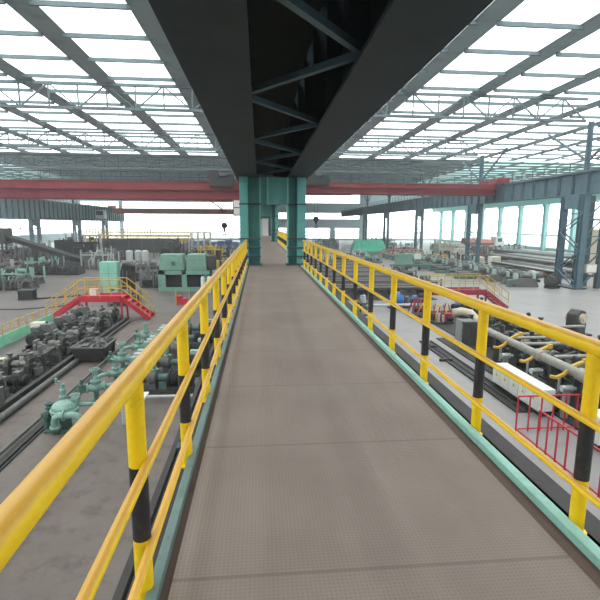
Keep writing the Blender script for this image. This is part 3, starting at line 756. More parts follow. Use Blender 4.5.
for i, (x, y) in enumerate(((-4.2, 15.6), (-4.25, 17.6), (-4.2, 19.6))):
    t = thing('pipe_manifold', 'teal pipe manifold between valves and pumps, %s from the viewpoint' % ORD[i], 'pipe manifold', (x, y, .015), 0, 'teal pipe manifolds')
    MB().cyl((0, -.7, .55), (0, .7, .55), .11, 12).lathe((0, -.72, .55), (0, 1, 0), [(0, .17), (.06, .17)], 12).lathe((0, .66, .55), (0, 1, 0), [(0, .17), (.06, .17)], 12).build('header', 'pale_green', t)
    for k in range(3):
        yy = -.45 + k * .45
        MB().cyl((0, yy, .55), (0, yy, .95), .06, 10).box(-.11, .11, yy - .1, yy + .1, .92, 1.12).build('outlet', ['valve_teal', 'pale_grey', 'pale_green'][k], t)
    f = MB()
    for yy in (-.6, .6): f.box(-.06, .06, yy - .05, yy + .05, 0, .48).box(-.25, .25, yy - .06, yy + .06, 0, .04)
    f.build('support', 'machine_dark', t)
for i, (x, y, rz) in enumerate(((-3.1, 14.9, 172), (-3.0, 16.6, 178), (-2.95, 18.4, 174), (-3.0, 20.3, 180), (-3.05, 22.2, 176))):
    lab = 'black finned pump motor with pale boxes, %s in its row from the viewpoint' % ORD[i]
    if i == 0: pp = pump_set(lab, (x, y, .015), R(rz), 'pump motors beside the walkway')
    else: dup(pp, (x, y, .015), R(rz), lab)
tag(MB().cyl((-3.95, 13.9, .2), (-1.7, 13.9, .2), .05, 10).box(-3.8, -3.7, 13.85, 13.95, 0, .16).box(-1.95, -1.85, 13.85, 13.95, 0, .16).build('cross_pipe', 'pale_grey'), 'pale pipe lying crosswise in front of the nearest pump motor', 'pipe')
t = thing('white_cabinet', 'white box on the floor left of the walkway beside the nearest pump motor', 'cabinet', (-3.66, 12.5, .015))
MB().box(-.17, .17, -.2, .25, 0, .68).build('cabinet_body', 'white_box', t, bevel=.015); MB().box(-.15, .15, -.215, -.2, .04, .64).build('door', 'pale_grey', t)
MB().box(-.2, .45, -.22, .4, .68, .72).build('lid', 'white_box', t)

# open scrap bin
t = thing('scrap_bin', 'dark open bin full of scrap beside the left mill line', 'bin', (-6.8, 18.95, .015)); t.scale = (1, .8, .8)
b = MB(); lo, hi = (.42, .8), (.62, 1.0)
def tub(mb, lo, hi, z0, z1, th=.05):
    for s in (-1, 1):
        mb.prism([(s * lo[0], z0), (s * hi[0], z1), (s * (hi[0] - th), z1), (s * (lo[0] - th), z0)], -hi[1] + .03, hi[1] - .03, 'xz')
        mb.prism([(s * lo[1], z0), (s * hi[1], z1), (s * (hi[1] - th), z1), (s * (lo[1] - th), z0)], -hi[0] + .03, hi[0] - .03, 'yz')
    mb.box(-lo[0], lo[0], -lo[1], lo[1], z0, z0 + th)
tub(b, lo, hi, .06, .8); b.build('tub', 'machine_dark', t)
MB().bar((-.64, -1.0, .8), (-.64, 1.0, .8), .06).bar((.64, -1.0, .8), (.64, 1.0, .8), .06).bar((-.64, 1, .8), (.64, 1, .8), .06).bar((-.64, -1, .8), (.64, -1, .8), .06).build('rim', 'machine_grey', t)
sc = MB()
for k in range(70): sc.cbox((random.uniform(-.45, .45), random.uniform(-.8, .8), random.uniform(.62, .86)), (random.uniform(.08, .3), random.uniform(.06, .25), random.uniform(.04, .1)), Matrix.Rotation(random.uniform(0, 6), 4, Vector((random.random(), random.random(), random.random() + .1))))
sc.box(-.5, .5, -.85, .85, .5, .64)
o = sc.build('scrap', 'machine_grey'); o.location = (-6.8, 18.95, .015); o.scale = (1, .8, .8); o['kind'] = 'stuff'; tag(o, 'grey metal scrap heaped in the dark bin', 'scrap')

# green mesh fence
t = thing('mesh_fence', 'low green sheet fence with yellow posts at the left edge', 'fence', (-11.5, 17.5, 0))
MB().box(-.02, .02, 0, 8.6, .06, .55).build('sheet', 'net_green', t)
for k in range(13): MB().cyl((0, k * .71, 0), (0, k * .71, 1.0), .025, 8).build('post', 'ochre', t)
MB().cyl((0, 0, 1.0), (0, 8.55, 1.0), .022, 8).cyl((0, 0, .75), (0, 8.55, .75), .018, 8).build('rail', 'ochre', t)

stair_bridge('red stair bridge with yellow rails crossing the left mill line', -10.3, -7.85, 26.6, 27.7, 1.35, 1.75, 1.5, 'stair_red')
o = thing('cream_box', 'cream box standing on the left red stair bridge', 'box', (-9.6, 27.2, 1.35)); MB().box(-.22, .22, -.15, .15, 0, .45).build('box_body', 'beige', o, bevel=.02); MB().box(-.18, .18, -.17, -.15, .05, .4).build('lid', 'white_box', o)

# ---- behind the red bridge: green cabinet, green machine house
t = thing('switch_cabinet', 'tall mint green switch cabinet behind the left red stair bridge', 'cabinet', (-11.4, 36, 0))
MB().box(-.65, .62, -.4, .5, .9, 2.65).build('upper_case', 'mint', t, bevel=.02)
MB().box(-.5, .6, -.36, .5, 0, .9).build('lower_case', 'mint', t, bevel=.02)
MB().box(-.01, .01, -.41, -.4, 1.0, 2.55).box(-.55, .55, -.41, -.4, 1.75, 1.77).build('door_seam', 'valve_teal_dark', t)
MB().box(.05, .35, -.385, -.36, .45, .65).build('meter_panel', 'machine_dark', t)
t = thing('dark_cabinet', 'dark slanted panel standing right of the mint switch cabinet', 'cabinet', (-10.35, 36.6, 0))
MB().prism([(-.4, 0), (.5, 0), (.5, 2.3), (-.2, 2.5), (-.4, 1.7)], -.3, .6, 'xz').build('case', 'machine_black', t, bevel=.02)
MB().bar((-.35, -.32, .3), (-.2, -.32, 2.0), .05).bar((.0, -.32, .3), (.1, -.32, 1.9), .05).build('conduit', 'machine_grey', t)
t = thing('machine_house', 'pale green machine house with two hatches and dark openings', 'machine house', (-6.2, 38, 0))
b = MB()
b.box(-2.1, 2.1, 0, 2.0, 0, .35).box(-2.1, -1.5, 0, 2.0, .35, 1.75).box(-.2, .2, 0, 2.0, .35, 1.75).box(1.35, 2.1, .3, 2.0, .35, 1.75).box(-2.1, 2.1, 0, 2.0, 1.4, 1.75).box(-2.1, 2.1, 1.9, 2.0, .35, 1.4)
b.build('lower_frame', 'house_green', t, bevel=.02)
MB().box(-1.5, -.2, .25, .3, .35, 1.4).box(.2, 1.35, .25, .3, .35, 1.4).build('opening_sheet', 'inner_shade', t)  # dark sheets set in the gaps, inner shade put into their colour
h = MB().prism([(-1.95, 1.78), (.05, 1.78), (-.1, 3.05), (-1.85, 3.05)], .0, 1.6, 'xz').build('hatch', 'house_green', t, bevel=.03)
MB().box(-.95, -.7, -.12, 0, 2.15, 2.5).cyl((-.82, -.12, 2.35), (-.82, -.2, 2.35), .1, 10).build('latch', 'valve_teal_dark', h)
h = MB().prism([(.2, 1.78), (1.85, 1.78), (1.75, 3.05), (.3, 3.05)], .0, 1.6, 'xz').build('hatch', 'house_green', t, bevel=.03)
MB().box(.5, 1.5, -.03, 0, 2.0, 2.04).box(.5, 1.5, -.03, 0, 2.75, 2.79).box(1.0, 1.04, -.03, 0, 2.0, 2.8).build('hatch_rib', 'valve_teal', h)
MB().box(1.85, 2.5, .2, 1.6, 1.75, 2.9).build('side_block', 'machine_dark', t)
for i, x in enumerate((-4.6, -4.1, -3.65)):
    o = thing('gas_cylinder', 'white gas cylinder in front of the green machine house, %s from the left' % ORD[i], 'cylinder', (x, 37.2, 0), 0, 'white cylinders by the green machine house')
    MB().lathe((0, 0, 0), (0, 0, 1), [(0, .16), (1.15, .16), (1.3, .12), (1.36, .05)], 14).build('bottle', 'white_box', o); MB().cyl((0, 0, 1.36), (0, 0, 1.5), .05, 8).build('valve', 'machine_dark', o)
t = thing('step_stool', 'small red step block with two yellow poles in front of the green machine house', 'steps', (-5.3, 32, 0))
MB().prism([(-.5, 0), (.5, 0), (.5, .2), (.2, .2), (.2, .4), (-.1, .4), (-.1, .6), (-.5, .6)], -.3, .3, 'xz').build('step_body', 'stair_red', t, bevel=.01)
for x in (-.45, .45): MB().cyl((x, -.34, 0), (x, -.34, 1.1), .03, 8).build('pole', 'ochre', t)

def block_machine(label, loc, w, d, h, m, m2, seed, rz=0, group=None, name='machine', cat='machine'):
    rr = random.Random(seed); t = thing(name, label, cat, loc, rz, group)
    b = MB().box(-w / 2, w / 2, -d / 2, d / 2, 0, h * .18)
    n = max(2, int(w / 1.1)); st = w / n
    for i in range(n):
        x0 = -w / 2 + i * st; hh = h * rr.uniform(.35, .75); dd = d * rr.uniform(.5, .95)
        b.box(x0 + .04 * st, x0 + .94 * st, -dd / 2, dd / 2, h * .18, hh)
    b.build('body', m, t, bevel=.02)
    f = MB()
    for i in range(n + 1):
        x = -w / 2 + i * st; f.box(x - .07, x + .07, -d / 2, -d / 2 + .15, 0, h * rr.uniform(.7, 1)); f.box(x - .07, x + .07, d / 2 - .15, d / 2, 0, h * rr.uniform(.7, 1))
    f.box(-w / 2, w / 2, -d / 2 - .02, -d / 2 + .1, h * .62, h * .68); f.build('frame', m2, t)
    p = MB()
    for i in range(n * 2):
        x = -w / 2 + rr.random() * w; z = h * rr.uniform(.5, .95)
        p.tube([(x, -d / 2 - .05, .1), (x + rr.uniform(-.1, .1), -d / 2 - .12, z * .6), (x + rr.uniform(-.3, .3), -d * .2, z)], .04 + .03 * rr.random(), 6)
    p.build('pipe', m2, t)
    mo = MB()
    for i in range(max(1, n // 2)):
        x = -w / 2 + (i + .5) * w / max(1, n // 2); finned_motor(mo, (x - .35, -d * .1, h * .78), (1, 0, 0), .7, .22)
    mo.build('motor', m2, t)
    c = MB()
    for i in range(n):
        x = -w / 2 + (i + .5) * st; c.cyl((x, d * .15, h * .4), (x, d * .15, h * rr.uniform(.8, 1.05)), rr.uniform(.08, .16), 10)
    c.build('ram', m2 if rr.random() < .5 else 'steel_bright', t)
    return t
BM = [  # label, x, y, w, d, h, main, second, rz
 ('dark machine right of the mint switch cabinet, low with grey bits', -9.3, 41.2, 2.2, 1.8, 1.7, 'machine_black', 'machine_grey', .1),
 ('low dark machine just behind the left red stair bridge', -9.4, 32.5, 2.4, 1.6, 1.0, 'machine_dark', 'machine_grey', 1.57),
 ('dark machine with white tubes right behind the green machine house', -2.4, 41.5, 1.5, 2.6, 2.2, 'machine_dark', 'house_green', 0),
 ('grey-green machine on the dark floor left of the mint switch cabinet, far back', -19.6, 58.5, 3.8, 2.2, 2.7, 'machine_grey', 'pale_grey', 0),
 ('big black furnace-like machine in the left background beneath the grey girder', -25.8, 69.8, 6.0, 4.0, 4.3, 'machine_black', 'machine_black', 0),
 ('dark cluttered machine at the left edge with grey hoses', -24.5, 46, 3.0, 2.6, 2.0, 'machine_dark', 'machine_grey', .2),
 ('dark machine at the left edge with teal pipes, behind the black crate', -21.4, 43.5, 2.6, 2.2, 1.6, 'machine_dark', 'valve_teal', -.1),
 ('dark cluttered machine nearest at the far left edge', -22.6, 38.5, 2.8, 2.0, 1.7, 'machine_dark', 'machine_grey', .15),
 ('rusty brown machine at the left edge below the slanted conveyor', -30.0, 55.8, 4.6, 3.5, 2.9, 'rusty', 'machine_dark', 0),
 ('dark machine beneath the slanted conveyor', -25.4, 56.2, 4.0, 2.3, 1.7, 'machine_black', 'valve_teal', .1),
 ('dark machine row left of the black furnace-like machine', -21.8, 52, 4.5, 2.0, 1.5, 'machine_black', 'machine_dark', .05),
 ('dark grey machine below the slanted conveyor end', -27.2, 50.5, 3.2, 2.0, 1.9, 'machine_dark', 'machine_grey', 0),
 ('black stacked machine left of the green machine house, far back', -13.0, 70, 3.0, 3.0, 3.6, 'machine_black', 'machine_dark', 0),
 ('tan and dark machine behind the green machine house', -9.0, 66, 4.0, 2.6, 2.2, 'beige', 'machine_dark', 0),
 ('ochre loader-like machine behind the green machine house near the railing', -4.4, 58, 2.6, 2.0, 2.4, 'ochre', 'machine_dark', .7),
 ('dark machine left of the ochre machine', -6.8, 54, 2.4, 2.4, 2.3, 'machine_dark', 'machine_grey', .3),
 ('dark machine with grey rams close to the left railing end', -3.0, 49.5, 1.8, 3.0, 1.8, 'machine_dark', 'house_green', 0),
 ('grey machine far off left of the portal frame', -4.2, 80, 4.5, 3, 2.2, 'pale_grey', 'machine_grey', 0),
 ('pale machine under the left end of the yellow gallery', -28.0, 88.5, 4.5, 3.0, 3.0, 'pale_grey', 'beige', 0),
 ('tan machine under the middle of the yellow gallery', -21.5, 88.5, 5.0, 3.0, 2.6, 'beige', 'machine_grey', 0),
 ('grey machine under the right end of the yellow gallery', -15.0, 88.8, 4.5, 3.0, 2.9, 'machine_grey', 'pale_grey', 0),
 ('black machine beneath the slanted conveyor head, far left edge', -36.5, 62, 5.0, 3.0, 2.6, 'machine_black', 'machine_grey', 0),
 ('dark machine bank behind the slanted conveyor, left of the furnace-like machine', -34.5, 72, 7.0, 3.0, 3.0, 'machine_dark', 'machine_grey', 0),
 ('dark machine between the furnace-like machine and the whitish tanks', -21.0, 66.5, 2.2, 2.5, 2.4, 'machine_black', 'machine_grey', 0),
 ('low black trough machine across the dark floor before the furnace-like machine', -24.5, 63, 7.5, 1.6, .9, 'machine_black', 'machine_dark', 0),
 ('dark machine left of the machine house, right of the dark slanted panel', -12.5, 46, 3.0, 2.0, 1.4, 'machine_black', 'machine_grey', 0),
 ('cluttered dark machine near the left edge, between grey hoses and black crate', -20.0, 40.2, 2.0, 1.6, 1.3, 'machine_dark', 'machine_grey', .1),
 ('dark machine at the left edge behind the teal pipes', -29.0, 43.5, 3.4, 2.4, 2.3, 'machine_black', 'machine_grey', .1),
 ('small dark stand left of the machine house', -11.8, 52, 3.4, 2.2, 1.5, 'machine_dark', 'machine_grey', 0),
 ('long dark machine at the foot of the grey screen wall', -21.5, 73.5, 6.0, 2.0, 1.6, 'machine_dark', 'machine_grey', 0),
 ('dark machine with ochre paint behind the machine house roof', -7.5, 72, 3.5, 2.4, 2.6, 'machine_dark', 'ochre', 0),
 ('low brownish machine far off in front of the blue bundles', -9.2, 82, 5.0, 3, 1.6, 'beige', 'machine_grey', 0),
]
for i, (lab, x, y, ww, d, h, m, m2, rz) in enumerate(BM): block_machine(lab, (x, y, 0), ww, d, h, m, m2, 100 + i, rz)

o = thing('crate', 'black crate lying on the open floor at the left', 'crate', (-16.9, 34.6, 0), .1)
MB().box(-.5, .5, -.4, .4, .08, .72).build('crate_body', 'machine_black', o, bevel=.02); MB().box(-.52, .52, -.42, -.3, 0, .08).box(-.52, .52, .3, .42, 0, .08).box(-.53, .53, -.43, .43, .66, .74).build('skid_rim', 'machine_dark', o)
tag(MB().tube([(-16.4, 34.5, .05), (-15.5, 35, .05), (-14.6, 35.4, .05), (-13.8, 36.2, .05)], .06).build('floor_hose', 'rubber'), 'dark hose on the floor trailing from the black crate', 'hose')
tag(MB().tube([(-18, 30.6, .03), (-15.5, 30.4, .03), (-13.6, 31.2, .03), (-12.4, 32.2, .03)], .035).build('floor_cable', 'rubber'), 'thin dark cable across the open floor at the left edge', 'cable')
t = thing('slanted_conveyor', 'dark slanted conveyor coming down from the left edge', 'conveyor', (-27, 60, 0))
MB().bar((-5.5, 0, 4.2), (5.0, 0, .8), 1.2, .5).build('trough', 'machine_black', t)
MB().bar((-5.5, -.65, 4.5), (5.0, -.65, 1.1), .08, .12).bar((-5.5, .65, 4.5), (5.0, .65, 1.1), .08, .12).build('side_rail', 'machine_grey', t)
for x, z in ((-4.5, 3.6), (-1, 2.5), (3, 1.2)): MB().bar((x, -.5, 0), (x, -.5, z), .15).bar((x, .5, 0), (x, .5, z), .15).build('leg', 'machine_dark', t)
MB().box(-5.9, -3.9, -1, 1, 3.0, 4.9).build('head_housing', 'machine_dark', t, bevel=.03)
t = thing('steel_slab_wall', 'long dark grey screen wall behind the mint switch cabinet', 'screen wall', (-19.5, 76, 0))
MB().box(-5.5, 6.5, 0, .3, .9, 3.1).build('panel', 'machine_dark', t)
for k in range(7): MB().box(-5.4 + k * 1.95, -5.25 + k * 1.95, -.1, .0, 0, 3.15).build('post', 'slate_dark', t)
for i, (x, y) in enumerate(((-18.3, 66.5), (-17.2, 67), (-16.1, 66.4))):
    o = thing('white_tank', 'whitish tank in front of the long grey screen wall, %s from the left' % ORD[i], 'tank', (x, y, 0), 0, 'whitish tanks')
    MB().lathe((0, 0, .25), (0, 0, 1), [(0, .3), (.08, .48), (1.4, .48), (1.55, .3), (1.6, .05)], 16).build('tank_body', 'pale_grey', o)
    l = MB()
    for a in range(3): l.bar((.38 * math.cos(a * 2.1), .38 * math.sin(a * 2.1), 0), (.38 * math.cos(a * 2.1), .38 * math.sin(a * 2.1), .4), .07)
    l.build('legs', 'machine_grey', o)
t = thing('gallery', 'far yellow railed gallery above the machines in the left bay', 'gallery', (-21.8, 85, 0))
MB().box(-9.2, 9.2, 0, 1.4, 3.2, 3.5).build('floor_plate', 'ochre', t)
r = MB()
for z in (4.0, 4.5): r.bar((-9.2, 0, z), (9.2, 0, z), .12); r.bar((-9.2, 1.4, z), (9.2, 1.4, z), .12)
for k in range(38): r.bar((-9.2 + k * .5, 0, 3.5), (-9.2 + k * .5, 0, 4.5), .09)
r.build('gallery_railing', 'ochre', t)
for k in range(11): MB().box(-9.1 + k * 1.8, -8.95 + k * 1.8, .1, .3, 0, 3.2).build('leg', 'beige', t)
MB().box(-9.0, 9.0, .3, 1.1, 2.3, 2.9).build('duct', 'ochre', t)
t = thing('scaffold_frame', 'grey open frame at the right end of the yellow gallery', 'frame', (-10.6, 84, 0))
f = MB()
for x in (-1.6, -.5, .6, 1.7):
    for y in (0, 1.5): f.bar((x, y, 0), (x, y, 4.0), .16)
for z in (1.4, 2.7, 4.0): f.bar((-1.6, 0, z), (1.7, 0, z), .14); f.bar((-1.6, 1.5, z), (1.7, 1.5, z), .14)
f.build('frame', 'beige', t); MB().box(-1.7, 1.8, -.1, 1.6, 1.3, 1.4).build('shelf', 'machine_grey', t)
for i in range(8):
    x = -15.6 + i * 1.72
    lab = 'blue strapped bundle at the far end of the left bay, %s from the left' % ORD[i]
    if i == 0:
        bp = thing('blue_bundle', lab, 'bundle', (x, 104, 0), 0, 'blue bundles at the end of the left bay')
        g = MB()
        for r_ in range(3):
            for k in range(4): g.cyl((-.5 + k * .33, 0, .45 + r_ * .6), (-.5 + k * .33, 4, .45 + r_ * .6), .26, 8)
        g.build('rolls', 'blue_dull', bp); MB().box(-.8, .8, .5, .7, 0, .2).box(-.8, .8, 3.3, 3.5, 0, .2).build('skid', 'machine_dark', bp)
        MB().box(-.82, .8, .9, 1.0, .2, 2.0).build('strap', 'pale_grey', bp)
    else: dup(bp, (x, 104 + (i % 3) * .4, 0), None, lab, sc=(1, 1, .8 + .1 * (i % 3)))
t = thing('pale_bar', 'pale teal chute leaning beside the left railing behind the green machine house', 'chute', (-4.5, 45.2, 0))
MB().bar((-.9, 0, 2.4), (.9, -3.0, .5), .35, .22).build('chute', 'house_green', t); MB().bar((-.6, -.4, 0), (-.6, -.4, 2.1), .12).bar((.6, -2.4, 0), (.6, -2.4, .8), .12).build('leg', 'machine_dark', t)

# ================================================================== RIGHT SIDE
# near tube line
t = thing('guide_tube', 'long grey tube lying along the near right machine line', 'tube', (9.05, 8.0, 0))
MB().lathe((0, 0, 1.34), (0, 1, 0), [(0, .14), (3.0, .14), (3.02, .19), (3.4, .21), (3.8, .19), (3.82, .14), (5.5, .14), (5.52, .19), (5.85, .19), (5.87, .13), (9.6, .13)], 16).build('tube', 'tube_grey', t)
for k in range(9): MB().box(-.1, .1, .45 + k * 1.12, .6 + k * 1.12, 0, 1.22).box(-.18, .18, .42 + k * 1.12, .63 + k * 1.12, 0, .08).build('tube_support', 'machine_dark', t)
for i, y in enumerate((15.5, 13.8, 12.15)):
    lab = 'yellow lever arm across the grey tube, %s from the far end' % ORD[i]
    if i == 0:
        lp = thing('lever_arm', lab, 'lever', (9.05, y, 0), 0, 'yellow lever arms of the tube line')
        a = MB(); pts = [(-.55, .1, 1.12), (-.38, .06, 1.1), (-.2, .02, 1.2), (-.05, 0, 1.42), (.15, -.03, 1.53), (.36, -.05, 1.62)]
        for p, q in zip(pts, pts[1:]): a.bar(p, q, .12, .07)
        a.box(.3, .44, -.11, .03, 1.55, 1.68); a.build('arm', 'ochre', lp)
        MB().cyl((-.3, .05, .1), (-.3, .04, 1.12), .04, 10).build('ram', 'steel_bright', lp)
        MB().cyl((-.3, .05, 0), (-.3, .05, .6), .08, 12).build('cylinder', 'machine_black', lp)
        MB().cyl((-.5, -.4, .92), (-.18, -.4, .92), .1, 12).cyl((-.18, -.4, .92), (-.08, -.4, .92), .05, 10).box(-.42, -.26, -.46, -.34, 0, .84).build('air_cylinder', 'steel_bright', lp)
    else: dup(lp, (9.05, y, 0), R((0, 4, -3)[i]), lab)
for i in range(5):
    y = 14.35 - i * .53; lab = 'white cabinet in the row below the grey tube, %s from the far end' % ORD[i]
    if i == 0:
        cp = thing('white_cabinet', lab, 'cabinet', (8.2, y, 0), 0, 'white cabinets of the near right line')
        MB().box(-.18, .3, -.275, .275, .16, .82).build('cabinet_body', 'white_box', cp, bevel=.012)
        d = MB().box(-.2, -.18, -.25, .25, .2, .78).build('door', 'white_box', cp)
        MB().prism([(-.06, .46), (.06, .46), (0, .57)], -.206, -.2, 'yz').build('warning_triangle', 'ochre', d)
        MB().box(-.1, .25, -.25, .25, 0, .16).build('foot', 'machine_black', cp)
    else: dup(cp, (8.2, y, 0), 0, lab)
dup(cp, (8.4, 10.1, 0), 0, 'white cabinet behind the red railing by the lower right corner', sc=(1, 1, 1.1))
RS = [guide_unit, roll_stand, valve_rack, drive_unit]
protoR = {}; cntR = {}
desc = ['dark guide stand in the near right line', 'dark roll stand in the near right line', 'dark hose-covered valve rack in the near right line', 'black motor with blue box in the near right line']
def right_unit(k, x, y, rz=0):
    cntR[k] = cntR.get(k, 0) + 1; i = cntR[k]
    lab = '%s, %s counted from the near end' % (desc[k], ORD[i - 1])
    if k not in protoR:
        kw = {'m': 'machine_black', 'm2': 'machine_dark'}
        if k == 0: kw['arm'] = 'machine_dark'
        if k == 3: kw['box'] = 'blue_dull'; kw['m2'] = 'machine_grey'
        protoR[k] = RS[k](lab, (x, y, .05), rz, 'machines of the near right line', **kw); protoR[k].scale = (.8, .9, .75)
    else: dup(protoR[k], (x, y, .05), rz, lab)
a = 9.0; i = 0
while a < 27.6:
    if not 21.3 < a < 27: right_unit((2, 0, 1, 3, 2, 0, 3, 1)[i % 8], 10.75 + random.uniform(-.12, .12), a, R((0, 180)[i % 2]))
    right_unit((3, 1, 2, 0, 3, 2, 1, 3)[i % 8], 12.85 + random.uniform(-.12, .12), a + .3, R((180, 0)[i % 2]))
    if i % 3 != 2 and a < 18.5: right_unit(0 if i % 2 else 2, 8.95 + .25, a + .35, R(90 if i % 2 else 0)) if False else None
    a += 1.2; i += 1
for i, (y, x0, x1, z) in enumerate(((16.9, 9.9, 11.6, .8), (15.9, 9.7, 12.4, .82), (17.9, 10.6, 12.2, .7), (19.6, 12.6, 15.0, .6), (14.2, 9.9, 12.2, .82))):
    o = thing('cross_tube', 'silver tube across the near right line, %s' % ['just beyond the middle lever arm', 'long one behind the middle lever arm', 'behind the farthest lever arm', 'low one pointing at the open floor', 'nearest the viewpoint'][i], 'tube', ((x0 + x1) / 2, y, 0), 0, 'silver cross tubes')
    h = (x1 - x0) / 2
    MB().cyl((-h, 0, z + .3), (h, 0, z + .3), .065, 12).build('tube', 'tube_grey', o)
    MB().box(-h + .3, -h + .38, -.05, .05, 0, z + .24).box(h - .38, h - .3, -.05, .05, 0, z + .24).build('support', 'machine_dark', o)
t = thing('upright_motor', 'dark rounded upright block standing at the far side of the near right line', 'motor', (15.9, 21.4, 0), R(20)); t.scale = (.85, .85, .85)
MB().prism([(-.45, 0), (.45, 0), (.5, 1.0), (.35, 1.5), (-.05, 1.6), (-.4, 1.35)], -.35, .35, 'xz').build('casing', 'machine_dark', t, bevel=.05)
MB().cyl((.0, -.5, 1.1), (0, .5, 1.1), .3, 14).cyl((0, -.56, 1.1), (0, -.5, 1.1), .16, 12).build('drum', 'beige', t); MB().box(-.9, .9, -.5, .5, 0, .1).build('base', 'machine_black', t)
MB().box(-1.6, -.9, -.4, .3, 0, .55).build('side_box', 'machine_black', t)
t = thing('electrical_cabinet', 'grey upright cabinet at the near side of the right line by the red machine', 'cabinet', (9.6, 20.1, 0))
MB().box(-.32, .32, -.3, .4, 0, 1.15).build('cabinet_body', 'machine_grey', t, bevel=.015); MB().box(-.3, -.02, -.32, -.3, .06, 1.1).box(.02, .3, -.32, -.3, .06, 1.1).build('door', 'machine_dark', t); MB().box(-.42, -.36, -.3, .3, 0, 1.2).build('side_plate', 'steel_bright', t)
t = thing('red_machine', 'dark red hydraulic machine with yellow bits at the near right line', 'machine', (10.2, 24.9, 0), R(8)); t.scale = (.72, .72, .72)
MB().box(-.8, .8, -.9, .9, 0, .2).box(-.55, .55, -.1, .6, .2, .7).build('base', 'machine_dark', t, bevel=.02); MB().box(.0, .75, -.75, -.2, .2, .85).build('red_tank', 'deep_red', t, bevel=.03)
f = MB()
for x in (-.65, -.2, .25, .7): f.bar((x, -.8, .2), (x + .1, .1, 1.4), .06); f.bar((x, .7, .2), (x - .1, .2, 1.5), .06)
f.build('strut', 'deep_red', t)
MB().tube([(-.7, -.7, .2), (-.6, -.6, .8), (-.3, -.3, 1.3), (.1, 0, 1.5)], .05).tube([(.4, -.8, .3), (.3, -.5, .9), (.5, -.1, 1.3)], .04).build('yellow_hose', 'ochre', t)
MB().cyl((-.4, -.6, .2), (-.4, -.6, .9), .1, 12).cyl((-.05, -.65, .2), (-.05, -.65, .75), .1, 12).build('cylinder', 'pale_grey', t); MB().cyl((.2, -.8, .45), (.7, -.8, .45), .16, 12).build('motor', 'machine_black', t)
t = thing('red_press', 'second dark red frame machine just behind the red hydraulic machine', 'machine', (9.6, 26.8, 0)); t.scale = (.8, .8, .8)
MB().box(-.7, .7, -.7, .7, 0, .15).build('base', 'machine_dark', t)
f = MB()
for x in (-.6, -.2, .2, .6): f.bar((x, -.65, .1), (x * .6, -.1, 1.3), .07); f.bar((x, .65, .1), (x * .6, .1, 1.3), .07)
for y in (-.4, .4): f.bar((-.6, y, .7), (.6, y, .7), .07)
f.bar((-.45, 0, 1.3), (.45, 0, 1.3), .1); f.build('press_frame', 'deep_red', t)
MB().cyl((-.35, 0, .55), (.35, 0, .55), .26, 14).build('drum', 'machine_dark', t); MB().tube([(-.3, -.65, .2), (-.1, -.75, .8), (.3, -.6, 1.3)], .045).build('hose', 'ochre', t)
tag(MB().tube([(10.3, 23.4, .85), (10.75, 23.3, .95), (11.1, 23.0, .9), (11.3, 22.6, .6), (11.32, 22.3, .15)], .22, 14).build('curved_duct', 'beige'), 'cream curved duct between the red machine and the dark red stair', 'duct')
t = thing('machine_bed', 'dark grimy steel bed under the near right machine line', 'machine bed', (11.3, 8, 0))
MB().box(-2.7, 2.9, 0, 13.2, 0, .05).box(-1.6, 2.9, 13.2, 20.2, 0, .05).build('bed_plate', 'machine_black', t)
t = thing('floor_channel', 'dark grated channel on the floor at the foot of the near right line', 'channel', (7.85, 12.3, 0))
MB().box(-.3, -.24, 0, 8.4, 0, .07).box(.24, .3, 0, 8.4, 0, .07).box(-.04, .04, 0, 8.4, 0, .06).build('rail', 'machine_dark', t)
MB().box(-.3, .3, 0, 8.4, .0, .025).build('channel_plate', 'machine_black', t)
MB().box(-.5, .1, 7.2, 7.3, 0, .12).box(-.55, .0, 5.2, 5.3, 0, .1).build('cross_bar', 'machine_dark', t)
# red guard railing near the bottom right
t = thing('guard_railing', 'crimson guard railing in front of the white cabinets', 'railing', (6.85, 11.1, 0))
MB().bar((0, 0, 1.0), (1.75, 0, 1.0), .035).bar((0, -.95, 1.0), (0, -3.8, 1.0), .035).build('top_rail', 'stair_red', t)
for k in range(6): MB().bar((.0 + k * .34, 0, 0), (.0 + k * .34, 0, 1.0), .032).build('post', 'stair_red', t)
for k in range(9): MB().bar((0, -.95 - k * .355, 0), (0, -.95 - k * .355, 1.0), .032).build('post', 'stair_red', t)
MB().bar((0, 0, .08), (1.75, 0, .08), .03).bar((0, 0, .08), (0, -3.8, .08), .03).build('bottom_rail', 'stair_red', t)

stair_bridge('dark red stair platform crossing the right line, with yellow posts', 11.0, 14.9, 28.7, 29.8, 1.25, 0, 1.5, 'deep_red')

# blue motors at the near edge of the cooling bed
for i, (x, y, s) in enumerate(((7.0, 30.2, .8), (9.25, 29.7, 1.1), (10.7, 30.4, .75))):
    t = thing('bed_motor', ['dark motor with blue box at the near edge of the cooling bed', 'bright blue motor at the near edge of the cooling bed', 'slate blue motor at the near edge of the cooling bed, beside the red machines'][i], 'motor', (x, y, 0), R(-4 + 5 * i), 'motors at the near edge of the cooling bed'); t.scale = (s, s, s)
    MB().box(-.6, .6, -.3, .3, 0, .18).build('skid', 'machine_black', t)
    mo = MB(); finned_motor(mo, (-.55, 0, .5), (1, 0, 0), .85, .32); mo.build('motor', ['machine_dark', 'blue', 'blue_steel'][i], t)
    MB().box(-.3, .05, -.14, .14, .78, .98).build('terminal_box', 'blue_dull', t); MB().cyl((.3, 0, .5), (.62, 0, .5), .1, 10).box(.42, .62, -.25, .25, .18, .7).build('gearbox', 'machine_grey', t)
